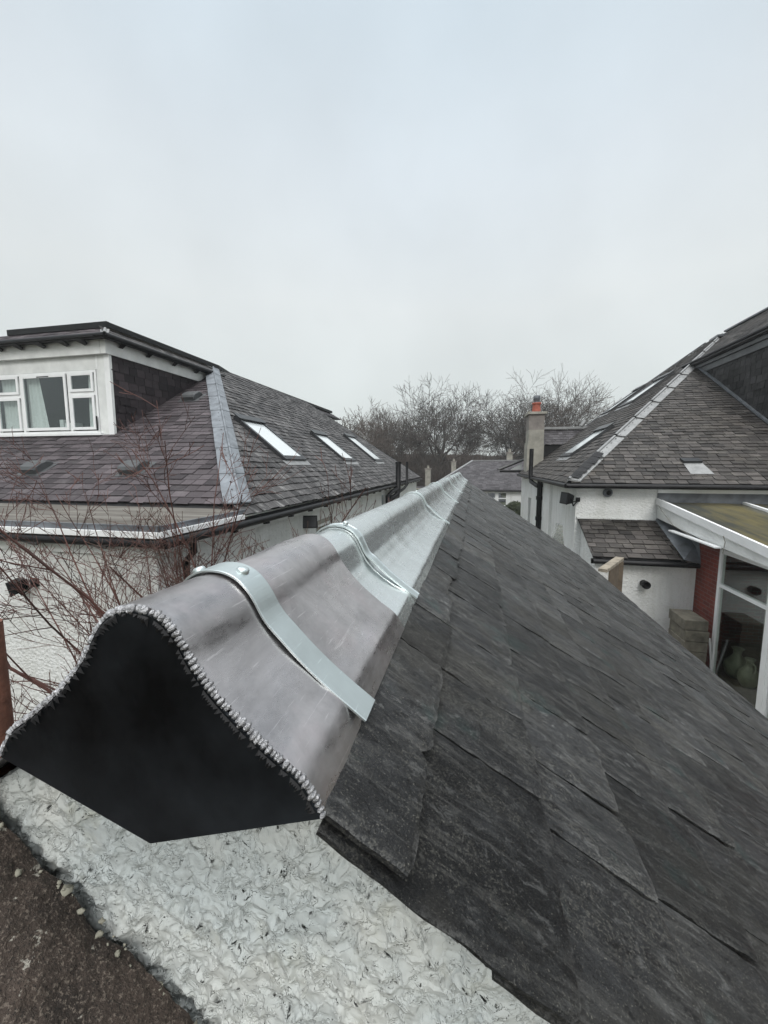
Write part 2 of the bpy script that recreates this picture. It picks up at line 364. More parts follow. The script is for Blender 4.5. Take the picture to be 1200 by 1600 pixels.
def slate_field(P0, U, V, vmax, ufun, expo=.2, wid=.26, th=.008, seed=1, lift=.016, ragged=.008, gap=.006, vmin=0., skip=None):
    """rows of thin slates on a roof plane: P0 origin, U along the eave, V up the slope; ufun(v) -> (u0, u1)"""
    r = random.Random(seed); P0 = Vector(P0); U = Vector(U).normalized(); V = Vector(V).normalized(); Nn = U.cross(V).normalized()
    if Nn.z < -.01: Nn = -Nn
    if abs(Nn.z) < .01 and Nn.y > 0: Nn = -Nn
    mb = MB(); v = vmin; row = 0
    while v < vmax - expo*.3:
        u0, u1 = ufun(v + expo*.5)
        u = u0 - (wid*.5 if row % 2 else 0) - r.random()*wid*.2
        rt_ = r.uniform(-.06, .06)
        while u < u1:
            w_ = wid*r.uniform(.78, 1.2); a = max(u, u0); b = min(u + w_, u1)
            if b - a > .03 and not (skip and skip((a+b)/2, v)):
                top = min(v + expo*1.25, vmax + .02); dv_ = r.uniform(-ragged, ragged); l = lift*r.uniform(.7, 1.35); sk = r.uniform(-.006, .006)
                g_ = gap
                def P(uu, vv, hh): return P0 + U*uu + V*vv + Nn*hh
                p = [P(a+g_, v+dv_, l-th), P(b-g_, v+dv_+sk, l-th), P(b-g_, top, .001), P(a+g_, top, .001),
                     P(a+g_, v+dv_, l), P(b-g_, v+dv_+sk, l), P(b-g_, top, .001+th*.6), P(a+g_, top, .001+th*.6)]
                mb.hexa(p, min(.99, max(0.01, .45 + rt_ + r.gauss(0, .30))))
            u += w_
        v += expo; row += 1
    return mb

# ============================================================ GROUND
mb = MB(); mb.add([(-900, -900, -4.0), (900, -900, -4.0), (900, 900, -4.0), (-900, 900, -4.0)], [(0, 1, 2, 3)])
structure(mb.build('ground', 'ground', base=(0, 0, -4)), 'grass and bare soil between the houses')
mb = MB(); mb.box(2.05, 4.38, 3.2, 9.1, -3.99, -3.94)
structure(mb.build('path', 'concrete', base=(3, 6, -3.99)), 'grey concrete path between garage and garden room')

# ============================================================ NEAR BUILDING (garage with the metal ridge)
GX = -0.297; TS = 0.664; Y0 = .300; YE = 8.03
gar = thing('garage', 'slate roofed white roughcast garage in the foreground with a shiny metal ridge along its top', 'garage', (GX, 4.1, -4.0))
def zr(x): return -.312 - TS*abs(x - GX) + TS*(.175)       # upper surface of the roof slope
cosr = 1/math.sqrt(1+TS*TS)
# supporting boards under the slates, one slab per slope
for sgn, nm in ((1, 'roof_deck'), (-1, 'roof_deck')):
    xe = GX + sgn*2.15; mb = MB()
    a = [(GX, Y0+.055, zr(GX)-.028), (xe, Y0+.055, zr(xe)-.028), (xe, YE-.05, zr(xe)-.028), (GX, YE-.05, zr(GX)-.028)]
    b = [(x, y, z-.05) for x, y, z in a]
    mb.hexa(b+a); mb.build(nm, 'under', gar)

def near_slates():
    r = random.Random(11); mb = MB()
    U = Vector((0, 1, 0)); V = Vector((-cosr, 0, TS*cosr)); Nn = Vector((TS*cosr, 0, cosr))
    rows = [-.057, .094, .231, .359]
    while rows[-1] < 1.86: rows.append(rows[-1] + .128)
    fixed = {0: [.300, .452, .676, .865, 1.04, 1.24, 1.49], 1: [.298, .531, .70, .905, 1.14], 2: [.300, .508, .637, .83, 1.03], 3: [.297, .345, .531, .75, .93], 4: [.300, .41, .60, .80]}
    for i, xt in enumerate(rows):
        ex = ((xt - (rows[i-1] if i else -.12))/cosr)
        js = list(fixed.get(i, [Y0 + r.uniform(-.004, .004)]))
        if i not in fixed: js.append(Y0 + r.uniform(.09, .22))
        while js[-1] < YE: js.append(js[-1] + r.uniform(.15, .245))
        js[-1] = YE + r.uniform(-.01, .01)
        for a, b in zip(js[:-1], js[1:]):
            if b - a < .03: continue
            near = a < 2.2
            nu, nv = (30, 26) if a < 1.0 and i < 9 else ((14, 10) if near else (5, 4))
            length = ex + .05 + (.03 if i else .02)
            if i == 0: length = .10
            th = r.uniform(.006, .0095); l = .0125 + r.uniform(-.0015, .0045); dv_ = r.uniform(-.0065, .0065)
            if i == 0: l += r.uniform(0, .0045); dv_ = r.uniform(-.012, .012)
            tone = min(.98, max(.02, .42 + r.gauss(0, .33))); seed = r.uniform(0, 99)
            skew = r.uniform(-.004, .004); c0 = r.uniform(.002, .012); c1 = r.uniform(.002, .014)
            top = []; bot = []; chips = []
            for jv in range(nv+1):
                for iu in range(nu+1):
                    fu = iu/nu; fv = (jv/nv)**1.25
                    w_ = b - a
                    u = a + .0022 + (w_-.0044)*fu
                    edge_v = noise.noise(Vector((fu*w_*26, seed, 0)))*.0045 + noise.noise(Vector((fu*w_*95, seed, 3)))*.0016
                    corner = c0*max(0, 1-fu*w_/.022)**2 + c1*max(0, 1-(1-fu)*w_/.022)**2
                    v0 = dv_ + skew*(fu-.5)*2 + edge_v + corner
                    v = v0 + (length - v0)*fv
                    if iu in (0, nu):
                        u += (noise.noise(Vector((v*30, seed+9, iu)))*.0028 + noise.noise(Vector((v*110, seed+5, iu)))*.001)
                    hh = l - (l-.0015)*min(1, v/(ex+.02)) if i else l - .003*v/.1
                    surf = noise.noise(Vector((u*9, v*5, seed)))*.0018 + noise.noise(Vector((u*40, v*17, seed)))*.0008
                    # flaked margins
                    dm = min(fv*length, (fu*w_ if fu < .5 else (1-fu)*w_))
                    flake = -.0032*max(0, 1 - dm/.007)*(.6+.8*abs(noise.noise(Vector((u*40, v*40, seed))))) if near else 0
                    chips.append(max(0, 1 - dm/.007)*min(1, max(0, .35+1.6*noise.noise(Vector((u*35, v*35, seed+7)))))*(1 if near else .6))  # lighter rim: chipped stone together with the arris highlight put into the colour
                    st_ = noise.noise(Vector((u*16, v*9, seed+20)))
                    if near:
                        surf -= .0016*min(1, max(0, (st_-.08)*25)); s2_ = noise.noise(Vector((u*26, v*8, seed+40))); surf -= .0011*min(1, max(0, (s2_-.15)*25))
                    x = xt; P = Vector((xt, 0, zr(xt))) + U*u + V*v
                    top.append(P + Nn*(hh+surf+flake)); bot.append(P + Nn*(hh-th))
            n = nu+1; fs = [(jv*n+iu, jv*n+iu+1, (jv+1)*n+iu+1, (jv+1)*n+iu) for jv in range(nv) for iu in range(nu)]
            fs = [f[::-1] for f in fs]
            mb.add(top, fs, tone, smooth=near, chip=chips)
            # outer skirt
            rim = [iu for iu in range(n)] + [jv*n+nu for jv in range(1, nv+1)] + [nv*n+iu for iu in range(nu-1, -1, -1)] + [jv*n for jv in range(nv-1, 0, -1)]
            m = len(rim); cen = sum((top[k] for k in rim), Vector())/m
            vs = [top[k] for k in rim] + [bot[k] + (cen-bot[k]).normalized()*.0012 for k in rim]
            mb.add(vs, [(k, (k+1) % m, m+(k+1) % m, m+k) for k in range(m)], tone)
    return mb
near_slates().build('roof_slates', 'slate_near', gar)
# far slope, only its rake edge is ever glimpsed
V_ = Vector((cosr, 0, TS*cosr))
xe = GX - 2.15
slate_field((xe, Y0, zr(xe)), (0, 1, 0), V_, 2.15/cosr - .05, lambda v: (0, YE-Y0), .15, .2, .006, 5, .012, .004).build('roof_slates', 'slate_near', gar)
# mortar smear under the rake slates
mb = MB()
r = random.Random(3); n = 160; vs = []
for k in range(n+1):
    x = -.16 + 1.0*k/n; z = zr(x) - .022 - noise.noise(Vector((x*60, 0, 0)))*.003
    vs += [(x, .325, z), (x, .322 + noise.noise(Vector((x*90, 3, 0)))*.004, z-.009-.006*noise.noise(Vector((x*45, 7, 1)))), (x, .35, z-.012)]
fs = []
for k in range(n): fs += [(3*k, 3*k+1, 3*k+4, 3*k+3), (3*k+1, 3*k+2, 3*k+5, 3*k+4)]

# gable wall: dense sheet for the near corner, plain blocks for the rest
def grid_wall(x0, x1, z0, step, yw):
    nx = int((x1-x0)/step); nz = int(1.0/step)
    xs = np.linspace(x0, x1, nx+1); 
    top = -.312 - TS*np.abs(xs-GX) + TS*.175 - .053 + .02*np.clip((-.09-xs)/.03, 0, 1) + .022*np.clip((-.30-xs)/.05, 0, 1)
    mbv = np.zeros((nz+1, nx+1, 3))
    for j in range(nz+1):
        f = j/nz; z = z0 + (top-z0)*f
        mbv[j, :, 0] = xs; mbv[j, :, 1] = yw; mbv[j, :, 2] = z
    # rounded upper arris
    k = max(2, int(.006/step)); 
    mbv[-1, :, 1] += .006; mbv[-2, :, 1] += .0015
    back = mbv[-1].copy(); back[:, 1] += .06
    V = np.vstack([mbv.reshape(-1, 3), back])
    i = np.arange(nx)[None, :] + np.arange(nz)[:, None]*(nx+1)
    F = np.stack([i, i+1, i+nx+2, i+nx+1], -1).reshape(-1, 4)
    o = nz*(nx+1); ib = np.arange(nx); Fb = np.stack([o+ib, o+ib+1, o+nx+1+ib+1, o+nx+1+ib], -1)
    return V, np.vstack([F, Fb])
V, F = grid_wall(-.80, .62, -1.02, .0017, .342)
me = bpy.data.meshes.new('gable_wall'); b = np.array(gar['_b'][:])
me.from_pydata((V-b).tolist(), [], F.tolist()); me.materials.append(MAT['harl_near']); me.polygons.foreach_set('use_smooth', [True]*len(me.polygons)); me.update()
o = bpy.data.objects.new('gable_wall', me); COL.objects.link(o); o.parent = gar
mb = MB()
for (xa, xb) in ((-2.4, -.80), (.62, 1.84)):
    mb.prism([(xa, .35, -4.0), (xb, .35, -4.0), (xb, .345, zr(xb)-.04), (xa, .345, zr(xa)-.04)], (0, .2, 0))
mb.prism([(-.80, .352, -4.0), (.62, .352, -4.0), (.62, .352, -1.02), (-.80, .352, -1.02)], (0, .2, 0))
mb.build('wall', 'harl', gar)
mb = MB(); mb.box(1.62, 1.82, .54, 7.75, -4.0, zr(1.82)-.09); mb.build('wall', 'harl', gar)
mb = MB(); mb.box(-2.42, -2.22, .54, 7.75, -4.0, zr(-2.42)-.09); mb.build('wall', 'harl', gar)
mb = MB(); mb.prism([(-2.42, 7.75, -4), (1.82, 7.75, -4), (1.82, 7.75, zr(1.82)-.1), (GX, 7.75, zr(GX)-.1), (-2.42, 7.75, zr(-2.42)-.1)], (0, .2, 0)); mb.build('wall', 'harl', gar)
# rusty edge strip along the eave
mb = MB(); mb.bar((1.885, Y0+.02, zr(1.885)-.02), (1.885, YE-.02, zr(1.885)-.02), .012, .03); mb.build('eave_strip', 'rust', gar)

# ---- ridge profile (half), offset from the ridge line
PR = [(0, .168), (.014, .1665), (.027, .161), (.038, .151), (.047, .138), (.055, .123), (.066, .108), (.082, .090), (.099, .074), (.117, .059), (.132, .047), (.147, .037), (.158, .028), (.167, .015), (.1755, .000)]
ZB = -.299
def half(t):           # t 0..1 along PR by arc length, smooth enough
    n = len(PR)-1; s_ = [0]
    for i in range(n): s_.append(s_[-1] + math.dist(PR[i], PR[i+1]))
    d = t*s_[-1]
    for i in range(n):
        if d <= s_[i+1] + 1e-9:
            f = (d - s_[i])/(s_[i+1]-s_[i]); 
            p0 = PR[max(i-1, 0)]; p1 = PR[i]; p2 = PR[i+1]; p3 = PR[min(i+2, n)]
            if i == 0: p0 = (-PR[1][0], PR[1][1])
            c = [.5*((2*p1[k]) + (-p0[k]+p2[k])*f + (2*p0[k]-5*p1[k]+4*p2[k]-p3[k])*f*f + (-p0[k]+3*p1[k]-3*p2[k]+p3[k])*f**3) for k in (0, 1)]
            return c
    return PR[-1]
def creased(t):        # pressed profile of the galvanised lengths: round top, clear bend, long hollow flank, bent lip
    P = [(0, .160), (.018, .158), (.034, .150), (.046, .137), (.055, .118), (.0575, .112), (.068, .092), (.086, .071), (.107, .054), (.130, .040), (.150, .030), (.163, .0245), (.1655, .022), (.1755, .000)]
    s_ = [0]
    for i in range(len(P)-1): s_.append(s_[-1] + math.dist(P[i], P[i+1]))
    d = t*s_[-1]
    for i in range(len(P)-1):
        if d <= s_[i+1] + 1e-9:
            f = (d-s_[i])/(s_[i+1]-s_[i]); return (P[i][0]+(P[i+1][0]-P[i][0])*f, P[i][1]+(P[i+1][1]-P[i][1])*f)
    return P[-1]
def prof_full(fn, n, off=0.):
    pts = []
    for k in range(-n, n+1):
        t = abs(k)/n; x, z = fn(t); pts.append([math.copysign(x, k), z])
    res = []
    for i, p in enumerate(pts):
        a = pts[max(i-1, 0)]; c = pts[min(i+1, len(pts)-1)]; dx, dz = c[0]-a[0], c[1]-a[1]; l_ = math.hypot(dx, dz)
        res.append((p[0]-dz/l_*off, p[1]+dx/l_*off))
    return res
def cap(fn, y0, y1, off, mat, label, wav=.0009, n=44, step=.03, thick=.0016, seed=0):
    mb = MB(); pf = prof_full(fn, n, off); pb = prof_full(fn, n, off-thick); ny = max(2, int((y1-y0)/step))
    vs = []; 
    for j in range(ny+1):
        y = y0 + (y1-y0)*j/ny
        for (x, z) in pf:
            k = noise.noise(Vector((x*9+seed, y*5, z*6)))*wav*2.2 + noise.noise(Vector((x*26+seed, y*14, z*20)))*wav*.6
            vs.append((GX+x, y, ZB+z+k))
    m = len(pf); fs = [(j*m+i, j*m+i+1, (j+1)*m+i+1, (j+1)*m+i)[::-1] for j in range(ny) for i in range(m-1)]
    fs = [f[::-1] for f in fs]
    mb.add(vs, fs, smooth=True)
    # folded thickness at the near end and along both edges
    for row, yy in ((0, y0), (ny, y1)):
        a = vs[row*m:(row+1)*m]; b_ = [(GX+x, yy, ZB+z) for x, z in pb]
        mb.add(a+b_, [(i, i+1, m+i+1, m+i) for i in range(m-1)])
    for i, q in ((0, 0), (m-1, m-1)):
        a = [vs[j*m+i] for j in range(ny+1)]; b_ = [(GX+pb[q][0], y0+(y1-y0)*j/ny, ZB+pb[q][1]-.001) for j in range(ny+1)]
        k = ny+1; mb.add(a+b_, [(j, j+1, k+j+1, k+j) for j in range(ny)])
    return mb.build('ridge_cap', mat, gar, label)
cap(half, Y0+.003, .712, .0035, 'galv2', 'dull grey-mauve end length of the ridge', .0016, 60, .012, .0022, 3)
joints = [.69, .851, 2.003, 3.147, 4.29, 5.435, 6.58, YE+.02]
for i in range(len(joints)-1):
    cap(creased, joints[i], joints[i+1]+.0, .001+.0012*(i % 2), 'galv', 'bright galvanised ridge length', (.0010, .0009, .0007)[i] if i < 3 else .00035, 44, .03 if i < 2 else .06, seed=i*7)

# ---- dark end plate and its weld
pl = []
P = [(-.1745, .012), (-.166, .037), (-.138, .056), (-.107, .076), (-.080, .098), (-.057, .118), (-.043, .140), (-.033, .150), (-.017, .163), (-.003, .1665)]
pr_ = prof_full(half, 50, 0.0)
for x, z in pr_: pl.append((GX+x, Y0, ZB+z))
pl = pl[::-1] + [(GX-.1755, Y0, ZB-.002), (GX+.001, Y0, ZB-.0625), (GX+.1755, Y0, ZB-.001)]
c = Vector((GX, Y0-.0015, ZB+.04)); mb = MB(); n = len(pl)
vs = [Vector(p)+Vector((0, -.0015, 0)) for p in pl]
mb.add([c]+vs, [(0, i+1, (i+1) % n+1) for i in range(n)])
mb.add(vs+[v+Vector((0, .003, 0)) for v in vs], [(i, n+i, n+(i+1) % n, (i+1) % n) for i in range(n)])
plate = mb.build('end_plate', 'plate', gar, 'dark kite-shaped plate closing the near end of the ridge')
mb = MB(); r = random.Random(5); path = prof_full(half, 300, .0016); d = 0; last = None
S = [0]
for i in range(1, len(path)): S.append(S[-1] + math.dist(path[i], path[i-1]))
s_ = 0; i = 0
while s_ < S[-1]:
    while i < len(S)-1 and S[i] < s_: i += 1
    x, z = path[i]; rr = r.uniform(.0028, .0040); a = path[max(i-1, 0)]; b2 = path[min(i+1, len(path)-1)]
    ang = math.atan2(b2[1]-a[1], b2[0]-a[0])
    cx, cy, cz = GX+x + r.gauss(0, .0004), Y0+.0022+r.gauss(0, .0006), ZB+z + r.gauss(0, .0004)
    nu, nv = 10, 7; vs = []
    for jv in range(nv+1):
        ph = math.pi*jv/nv
        for k in range(nu):
            th = 2*math.pi*k/nu; ux = math.sin(ph)*math.cos(th)*rr*.8; uy = math.cos(ph)*rr*1.25; uz = math.sin(ph)*math.sin(th)*rr*1.25
            kk = 1+.28*noise.noise(Vector((cx*300+ux*400, uy*400, cz*300+uz*400))); ux, uy, uz = ux*kk, uy*kk, uz*kk
            vs.append((cx+ux*math.cos(ang)-uz*math.sin(ang), cy+uy, cz+ux*math.sin(ang)+uz*math.cos(ang)))
    mb.add(vs, [(jv*nu+k, jv*nu+(k+1) % nu, (jv+1)*nu+(k+1) % nu, (jv+1)*nu+k) for jv in range(nv) for k in range(nu)], smooth=True)
    # ragged dark burr on the plate side
    s_ += r.uniform(.0040, .0056)
mb.build('weld_bead', 'weld', plate, 'bright beaded weld along the curved edge')
mb = MB(); r = random.Random(8)
for i in range(4, len(path)-4, 3):
    if r.random() < .45: continue
    x, z = path[i]; a = path[i-1]; b2 = path[i+1]; l_ = math.dist(a, b2); nx_, nz_ = (b2[1]-a[1])/l_, -(b2[0]-a[0])/l_
    L1 = r.uniform(.002, .0095); x1 = x+nx_*.003; z1 = z+nz_*.003; sk = r.uniform(-.003, .003); wd = r.uniform(.0018, .003); tx, tz = (b2[0]-a[0])/l_, (b2[1]-a[1])/l_
    q = [(GX+x1-tx*wd, Y0-.002, ZB+z1-tz*wd), (GX+x1+tx*wd, Y0-.002, ZB+z1+tz*wd), (GX+x1+nx_*L1+tx*sk, Y0-.0022, ZB+z1+nz_*L1+tz*sk), (GX+x1+nx_*.002, Y0-.0052, ZB+z1+nz_*.002)]
    mb.add(q, [(0, 1, 3), (1, 2, 3), (2, 0, 3)])
mb.build('weld_burr', 'under', plate)

# ---- straps over the joints
def strap(yc, wdt, fn, off, first=False):
    # follows the roll, then runs nearly taut to a foot just beyond the lip
    n = 60; base_ = prof_full(fn, n, off); pts = []
    k0 = .34; a0 = base_[n+int(k0*n)]; foot = (.184, .0135) if first else (.181, .012)
    for i, (x, z) in enumerate(base_):
        k = abs(i-n)/n
        if k > k0:
            f = (k-k0)/(1-k0); cx = a0[0]+(foot[0]-a0[0])*f; cz = a0[1]+(foot[1]-a0[1])*f - math.sin(math.pi*f)*.0085*(1-f*.4) + math.sin(math.pi*min(1, f*1.25))**2*.0
            w_ = min(1, (k-k0)/.12); w_ = w_*w_*(3-2*w_)
            x = math.copysign(abs(x)*(1-w_)+cx*w_, i-n); z = z*(1-w_)+cz*w_
        pts.append((x, z))
    sec = [(-wdt/2, 0), (-wdt/2, .0022), (-wdt/2+.001, .0026), (wdt/2-.001, .0026), (wdt/2, .0022), (wdt/2, 0)]
    if not first: sec = [(-wdt/2, 0), (-wdt/2, .0035), (-wdt/2+.003, .0042), (-wdt/2+.006, .0028), (wdt/2-.006, .0028), (wdt/2-.003, .0042), (wdt/2, .0035), (wdt/2, 0)]
    mb = MB(); vs = []; k = len(sec)
    for i, (x, z) in enumerate(pts):
        a = pts[max(i-1, 0)]; c_ = pts[min(i+1, len(pts)-1)]; dx, dz = c_[0]-a[0], c_[1]-a[1]; l_ = math.hypot(dx, dz)
        for (sy, so_) in sec: vs.append((GX+x-dz/l_*so_, yc+sy + (.004*noise.noise(Vector((x*8, yc, 1)))), ZB+z+dx/l_*so_))
    fs = [(i*k+j, i*k+(j+1) % k, (i+1)*k+(j+1) % k, (i+1)*k+j) for i in range(len(pts)-1) for j in range(k)]
    mb.add(vs, fs); e = (len(pts)-1)*k; mb.add(vs[:k], [tuple(range(k))]); mb.add(vs[e:], [tuple(range(k))[::-1]])
    return mb, pts
syc = [.436, .868, 2.02, 3.164, 4.307, 5.452, 6.597, 7.72]
for i, yc in enumerate(syc):
    mb, pts = strap(yc, .043 if i == 0 else .034, half if i == 0 else creased, .0065 if i == 0 else .0045, i == 0)
    st = mb.build('strap', 'strap', gar, 'flat pale strap nearest the end plate' if i == 0 else None)
    for dx in (-.034, .026) if i == 0 else (.018,):
        z = ZB + .168 - (abs(dx)/.05)**2*.0155 + .0090 - (.004 if i else 0); t = math.atan2(-dx*.45, .05)*(1.2)
        rb = MB(); rr = .0078 if i == 0 else .006
        rb.lathe((0, 0, 0), [(0, .0042), (rr*.5, .0040), (rr*.85, .0030), (rr, .0012), (rr, -.003)], 20)
        rot = Matrix.Rotation(-t*1.0 if dx > 0 else -t, 3, 'Y')
        rb.v = [tuple(rot @ Vector(v) + Vector((GX+dx, yc, z))) for v in rb.v]
        rb.build('rivet', 'strap', st)
# ridge end far: small closing plate
mb = MB(); pe = prof_full(creased, 20, -.004); q = [(GX+x, YE, ZB+z) for x, z in pe]; n = len(q); mb.add([(GX, YE, ZB+.03)]+q, [(0, i+1, i) for i in range(1, n)]); mb.build('end_plate', 'galv', gar, 'small pale plate closing the far end of the ridge')

# ============================================================ STONE COPING bottom left
cp = MB(); nu, nv = 460, 170; S0 = Vector((-.404, .318, -.510)); D = Vector((math.cos(.66), 0, -math.sin(.66))); vs = []
for j in range(nv+1):
    for i in range(nu+1):
        s_ = -.62 + 1.15*i/nu; y = .3305 - .52*(j/nv)**1.2
        p = S0 + D*s_; p.y = y; nn = Vector((math.sin(.66), 0, math.cos(.66)))
        e_ = .0
        rough_ = noise.noise(Vector((s_*30, y*30, 0)))*.0045 + noise.noise(Vector((s_*85, y*85, 4)))*.0022 + noise.noise(Vector((s_*210, y*210, 9)))*.0014
        if j < 26:
            f = 1-j/26.; bite = max(0, noise.noise(Vector((s_*22, 1.5, 0))) + .18)*.020 + max(0, noise.noise(Vector((s_*70, 9, 0))))*.006
            rough_ -= f*f*(bite+.003)
            p += D*(noise.noise(Vector((s_*50, y*40, 8)))*.004)
        vs.append(p + nn*rough_)
fs = [(j*(nu+1)+i, j*(nu+1)+i+1, (j+1)*(nu+1)+i+1, (j+1)*(nu+1)+i)[::-1] for j in range(nv) for i in range(nu)]
fs = [f[::-1] for f in fs]
cp.add(vs, fs, smooth=True)
lo = [tuple(Vector(v)-Vector((.03, 0, .12))) for v in vs[-(nu+1):]]; cp.add(vs[-(nu+1):]+lo, [(i, i+1, nu+1+i+1, nu+1+i)[::-1] for i in range(nu)])
hi = [tuple(Vector(v)-Vector((.03, 0, .12))) for v in vs[:nu+1]]; cp.add(vs[:nu+1]+hi, [(i, i+1, nu+1+i+1, nu+1+i) for i in range(nu)])
single(cp.build('stone_coping', 'stone', base=(-.4, .2, -.6)), 'rough brown stone coping sloping down against the white roughcast gable', 'coping')
# crumbs of mortar along the coping joint
mb = MB(); r = random.Random(21)
for k in range(46):
    s_ = r.uniform(-.30, .32); p = S0 + D*s_; rr = r.uniform(.0010, .0032) if r.random() < .86 else r.uniform(.003, .0062)
    p.y = .331 - abs(r.gauss(0, .008)); p += Vector((math.sin(.66), 0, math.cos(.66)))*r.uniform(-.006, .002)
    vs = []; 
    for jv in range(6):
        for kk in range(7):
            ph = math.pi*jv/5; th = 2*math.pi*kk/7; d = Vector((math.sin(ph)*math.cos(th)*1.3, math.sin(ph)*math.sin(th), math.cos(ph)*.8))
            vs.append(p + d*rr*(1+1.1*noise.noise(d*1.6+Vector((k, 0, 0)))))
    mb.add(vs, [(jv*7+kk, jv*7+(kk+1) % 7, (jv+1)*7+(kk+1) % 7, (jv+1)*7+kk) for jv in range(5) for kk in range(7)], smooth=True)
o = single(mb.build('mortar_crumbs', simple("crumbly_mortar", (.27, .26, .21), .95, 0, .3, 60), base=(-.4, .33, -.5)), 'crumbs of pale mortar in the joint beside the brown coping', 'mortar'); o['kind'] = 'stuff'
# rusty brown post cut by the left edge of the view
mb = MB(); mb.tube([(-1.452, .92, -4.0), (-1.452, .92, -.48)], .037, 12); single(mb.build('metal_post', 'rust', base=(-1.452, .92, -4)), 'rusty brown post standing at the left edge beyond the roof', 'post')

# ============================================================ LEFT HOUSE
def unit(*v): return Vector(v).normalized()
T38 = math.tan(R(38)); T30 = .577
LH = thing('bungalow', 'white roughcast house on the left with purple slate roof, box dormer and three skylights', 'house', (-9.6, 12.5, -4.0))
def zs(x): return -.75 + T38*(-3.35 - x)        # side slope
def zf(y): return -.622 + T30*(y - 5.70)        # front slope
TOPX, TOPZ = -8.41, 3.12
# decks beneath the slates
mb = MB(); e = .03
A = (-3.50, 5.60, zs(-3.50)-e); B = (TOPX, 12.25, zs(TOPX)-e); C_ = (TOPX, 19.45, zs(TOPX)-e); D_ = (-3.38, 26.05, zs(-3.38)-e); A0 = (-3.38, 5.3, zs(-3.38)-e)
mb.add([A0, D_, C_, B], [(0, 1, 2, 3)])
mb.add([(-15.7, 5.60, zf(5.60)-e), (-3.50, 5.60, zf(5.60)-e), (TOPX, 12.25, zf(12.25)-e), (-10.9, 12.25, zf(12.25)-e)], [(0, 1, 2, 3)])
mb.add([(-15.7, 5.6, zf(5.6)-e), (-10.9, 12.25, zf(12.25)-e), (-10.9, 19.45, zf(12.25)-e), (-15.7, 26.0, -.7)], [(0, 1, 2, 3)])
mb.add([(-3.38, 26.05, -.78), (TOPX, 19.45, TOPZ), (-10.9, 19.45, TOPZ), (-15.7, 26.0, -.7)], [(0, 3, 2, 1)])
mb.add([(-3.42, 5.3, zs(-3.42)-.05), (-15.7, 5.3, zs(-3.42)-.05), (-15.7, 26, -.78), (-3.42, 26, -.78)], [(0, 1, 2, 3)])
mb.build('roof_deck', 'under', LH)
# side slope slates (u along +Y from the near hip)
V_ = unit(-1, 0, T38); sl = math.sqrt(1+T38*T38)
def u_side(v):
    x = -3.35 - v/sl; y0 = 5.60 + (-3.50-x)*(12.25-5.60)/(8.41-3.50); y1 = 26.10 - (-3.35-x)*(26.1-19.45)/(8.41-3.35)
    return (max(y0, 5.45)-5.0, y1-5.0)
slate_field((-3.35, 5.0, -.75), (0, 1, 0), V_, (8.41-3.35)*sl, u_side, .185, .26, .012, 21, .028, .014).build('side_slates', 'slate_grey', LH)
V_ = unit(0, 1, T30); sf = math.sqrt(1+T30*T30)
def u_front(v):
    y = 5.70 + v/sf; x1 = -3.50 - (y-5.60)*(8.41-3.50)/(12.25-5.60); x0 = -14.5 + (y-5.6)*.5
    return (x0+16, x1+16)
slate_field((-16, 5.70, -.622), (1, 0, 0), V_, (12.2-5.7)*sf, u_front, .18, .27, .010, 22, .022, .009, skip=lambda u, v: u-16 < -8.15 and 5.70+v/sf > 8.0).build('front_slates', 'slate_purple', LH)
V_ = unit(0, -1, T30*1.02)
def u_back(v):
    y = 26.1 - v/sf; x1 = -3.38 - (26.1-y)*.75; return (max(-12, -14+(26.1-y)*.5)+16, x1+16)
# hip flashing: overlapping lead pieces on both sides of the hip, with a rounded roll
h0 = Vector((-3.47, 5.60, zs(-3.50)+.035)); h1 = Vector((TOPX+.05, 12.18, zs(TOPX)+.03)); nseg = 8
hipmb = MB(); dS = unit(0, 1, 0); dF = unit(-1, 0, 0)
for k in range(nseg):
    a = h0.lerp(h1, k/nseg - (.012 if k else 0)); b = h0.lerp(h1, (k+1)/nseg + .004); lf = .012*(1) 
    for (dd, fall) in ((Vector((0, 1, 0)), .30), (Vector((-1, 0, 0)), .30)):
        off = Vector((0, 0, .014)); drop = Vector((0, 0, -.004))
        p = [a, b, b+dd*fall, a+dd*fall*1.04]; p = [q + off for q in p]; p[0] += Vector((0, 0, .02)); p[1] += Vector((0, 0, .006)); p[3] += Vector((0, 0, .014))
        hipmb.add(p, [(0, 1, 2, 3)]); hipmb.add(p + [q - Vector((0, 0, .022)) for q in p], [(0, 3, 7, 4), (2, 3, 7, 6), (1, 2, 6, 5)])
    hipmb.tube([a+Vector((0, 0, .020)), b+Vector((0, 0, .012))], .030, 10, cap=False)
hipmb.build('hip_flashing', 'lead', LH, 'pale blue-grey lead hip flashing')
# flat ledge roof in front of the front slope
mb = MB(); mb.box(-16, -3.42, 3.86, 5.78, -.76, -.675); mb.build('flat_roof', 'felt', LH)
mb = MB(); mb.box(-16, -3.40, 3.82, 3.858, -.745, -.668); mb.box(-3.417, -3.385, 3.86, 5.6, -.745, -.668); mb.build('lead_edge', 'lead_dark', LH)
mb = MB(); mb.box(-16, -3.36, 3.775, 3.817, -.80, -.735); mb.box(-3.383, -3.345, 3.80, 5.5, -.80, -.735); mb.build('fascia', 'upvc', LH)
mb = MB(); mb.tube([(-16, 3.80, -.865), (-3.33, 3.80, -.865)], .05, 12)
for x in (-14, -11.5, -9.6, -8.0, -6.5, -5.2, -4.2): mb.prism([(x-.13, 3.78, -.90), (x+.13, 3.78, -.90), (x+.05, 3.86, -.965), (x-.1, 3.9, -.965)], (0, .05, .03))
mb.build('front_gutter', 'black', LH)
